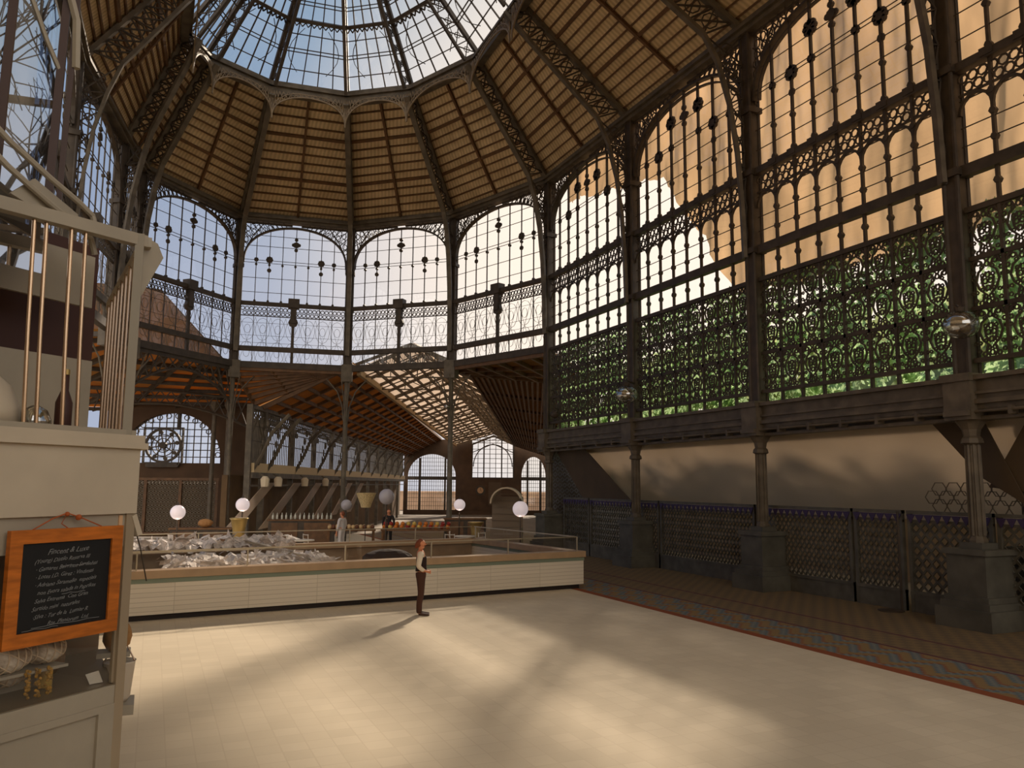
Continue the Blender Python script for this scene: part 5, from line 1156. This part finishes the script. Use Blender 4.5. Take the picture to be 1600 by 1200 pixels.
# food in the glass case
NET = mat('net_meat', srgb(232, 218, 198), .7, 0, .0, 14, .6, 30, col2=srgb(150, 122, 94)); ROPE = mat('ham_rope', srgb(224, 200, 168), .8)
def ham(s, n, z, r, label, seed):
    t = thing('cured_ham', label, 'ham', tuple(kf.p(s, z, n)), 0, 'netted cured hams in the kiosk case', world=True); c = kf.p(s, z + r[2], n)
    m = MB(); m.blob((0, 0, 0), r, 26, 18, .10, seed)
    R = Matrix(((KT.x, KN.x, 0), (KT.y, KN.y, 0), (0, 0, 1))); m.v = [tuple(c + R @ Vector(v)) for v in m.v]; mt_ = m.build('meat', NET, t, smooth=True)
    m = MB()
    for k in range(5):
        a = -.7 + .35 * k; rr = math.sqrt(max(.02, 1 - a * a)); m.tube([c + R @ Vector((r[0] * a, r[1] * rr * 1.04 * math.cos(g * PI / 8), r[2] * rr * 1.04 * math.sin(g * PI / 8))) for g in range(16)], .004, 5, True)
    for k in range(6):
        g = k * PI / 3; m.tube([c + R @ Vector((r[0] * a, r[1] * 1.04 * math.sqrt(1 - a * a) * math.cos(g + a), r[2] * 1.04 * math.sqrt(1 - a * a) * math.sin(g + a))) for a in (-.95, -.6, -.3, 0, .3, .6, .95)], .0035, 5)
    m.build('net', ROPE, mt_)
ham(.33, -.20, 2.0, (.12, .09, .075), 'netted cured ham at the right of the case, palest', 3); ham(.56, -.18, 1.99, (.13, .1, .085), 'netted cured ham at the left edge of the case', 4); ham(.49, -.27, 1.9, (.11, .08, .055), 'netted cured ham lying below the others', 5)
m = MB(); kf.box(m, .25, 1.845, .9, 1.99, -.38, -.34); kf.box(m, .25, 1.975, .9, 1.99, -.38, -.1); tag(m.build('ham_rack', KG), 'low rack under the cured hams in the kiosk case', 'rack')
HB = mat('herb_gold', srgb(176, 130, 46), .8, 0, .5, 40)
for i, (s, lb) in enumerate(((.50, 'left'), (.44, 'middle'), (.38, 'right'))):
    m = MB(); r_ = random.Random(i); c = kf.p(s, 1.93, -.08)
    for k in range(26): m.blob(c + Vector((r_.uniform(-.013, .013), r_.uniform(-.013, .013), -.07 + .14 * r_.random())), .009, 6, 4)
    tag(m.build('dried_herb_bunch', HB), 'golden dried bunch hanging under the hams, %s of three' % lb, 'herbs', 'golden dried bunches under the hams')
t = thing('mustard_jar', 'tall yellow jar right of the hams in the case', 'jar', tuple(kf.p(.27, 1.85, -.25))); m = MB(); m.lathe([(.035, 0), (.036, .02), (.036, .2), (.028, .22)], (0, 0, 0), 14); m.build('body', mat('mustard', srgb(196, 156, 70), .4), t, smooth=True); m = MB(); m.lathe([(.03, .22), (.03, .25)], (0, 0, 0), 14); m.build('lid', BRASS, t)
t = thing('price_card', 'small white card leaning in the case by the corner post', 'card', tuple(kf.p(.1, 1.85, -.1)), world=True); m = MB(); m.slab([kf.p(.05, 1.85, -.06), kf.p(.12, 1.85, -.08), kf.p(.12, 1.90, -.12), kf.p(.05, 1.91, -.1)], .002); m.build('card', mat('card_white', srgb(200, 188, 168), .7), t)
m = MB(); m.blob(kf.p(.14, 1.97, -.45), (.11, .09, .11), 14, 10, .12, 8); tag(m.build('bread_bag', mat('brown_paper', srgb(140, 108, 76), .8, 0, .2, 8)), 'brown paper bread bag inside the case near the post', 'bag')
c = K0 + SD * .45 - KT * .07
m = MB(); m.blob(tuple(c + Vector((-.02, 0, 2.02))), (.085, .08, .10), 16, 12, .08, 6); tag(m.build('country_loaf', mat('crust', srgb(168, 122, 72), .8, 0, .3, 12), smooth=True), 'round brown loaf sticking out past the kiosk corner post', 'bread')
t = thing('white_bucket', 'white bucket hanging at the kiosk right side below the loaf', 'bucket', tuple(c + Vector((0, 0, 1.62)))); m = MB(); m.lathe([(.055, 0), (.075, .03), (.095, .24), (.1, .25), (.09, .24)], (0, 0, 0), 18); pl_ = m.build('pail', mat('bucket_white', srgb(206, 190, 168), .5), t, smooth=True); m = MB(); m.tube([(-.09, 0, .24), (0, 0, .42), (.09, 0, .24)], .006, 6); m.build('handle', ST_, pl_)
m = MB(); m.box((c.x - .14, c.y - .12, 1.56), (c.x + .1, c.y + .14, 1.62)); m.build('side_shelf', KG, kio)
m = MB(); m.box((c.x - .13, c.y - .06, 1.9), (c.x + .06, c.y + .1, 1.93)); m.build('side_shelf', KG, kio)

# tree outside the left windows
t = thing('bare_tree', 'bare branching tree outside the right windows, mirrored in the kiosk glass', 'tree', (25, -2, 0), world=True)
m = MB(); rt_ = random.Random(11)
def grow(p, d, l, r, n):
    q = p + d * l; m.tube([p, (p + q) / 2 + Vector((rt_.uniform(-.1, .1), rt_.uniform(-.1, .1), 0)) * l * .3, q], [r, r * .85, r * .7], 5)
    if n:
        for k in range(3): grow(q, (d + Vector((rt_.uniform(-.8, .8), rt_.uniform(-.8, .8), rt_.uniform(-.3, .6)))).normalized(), l * rt_.uniform(.6, .85), r * .62, n - 1)
grow(Vector((25, -2, 0)), Vector((-.1, 0, 1)), 6.5, .3, 6)
m.build('branches', mat('bark', srgb(60, 56, 56), .9), t)
for o_ in list(bpy.data.objects):
    if 'wp' in o_: del o_['wp']
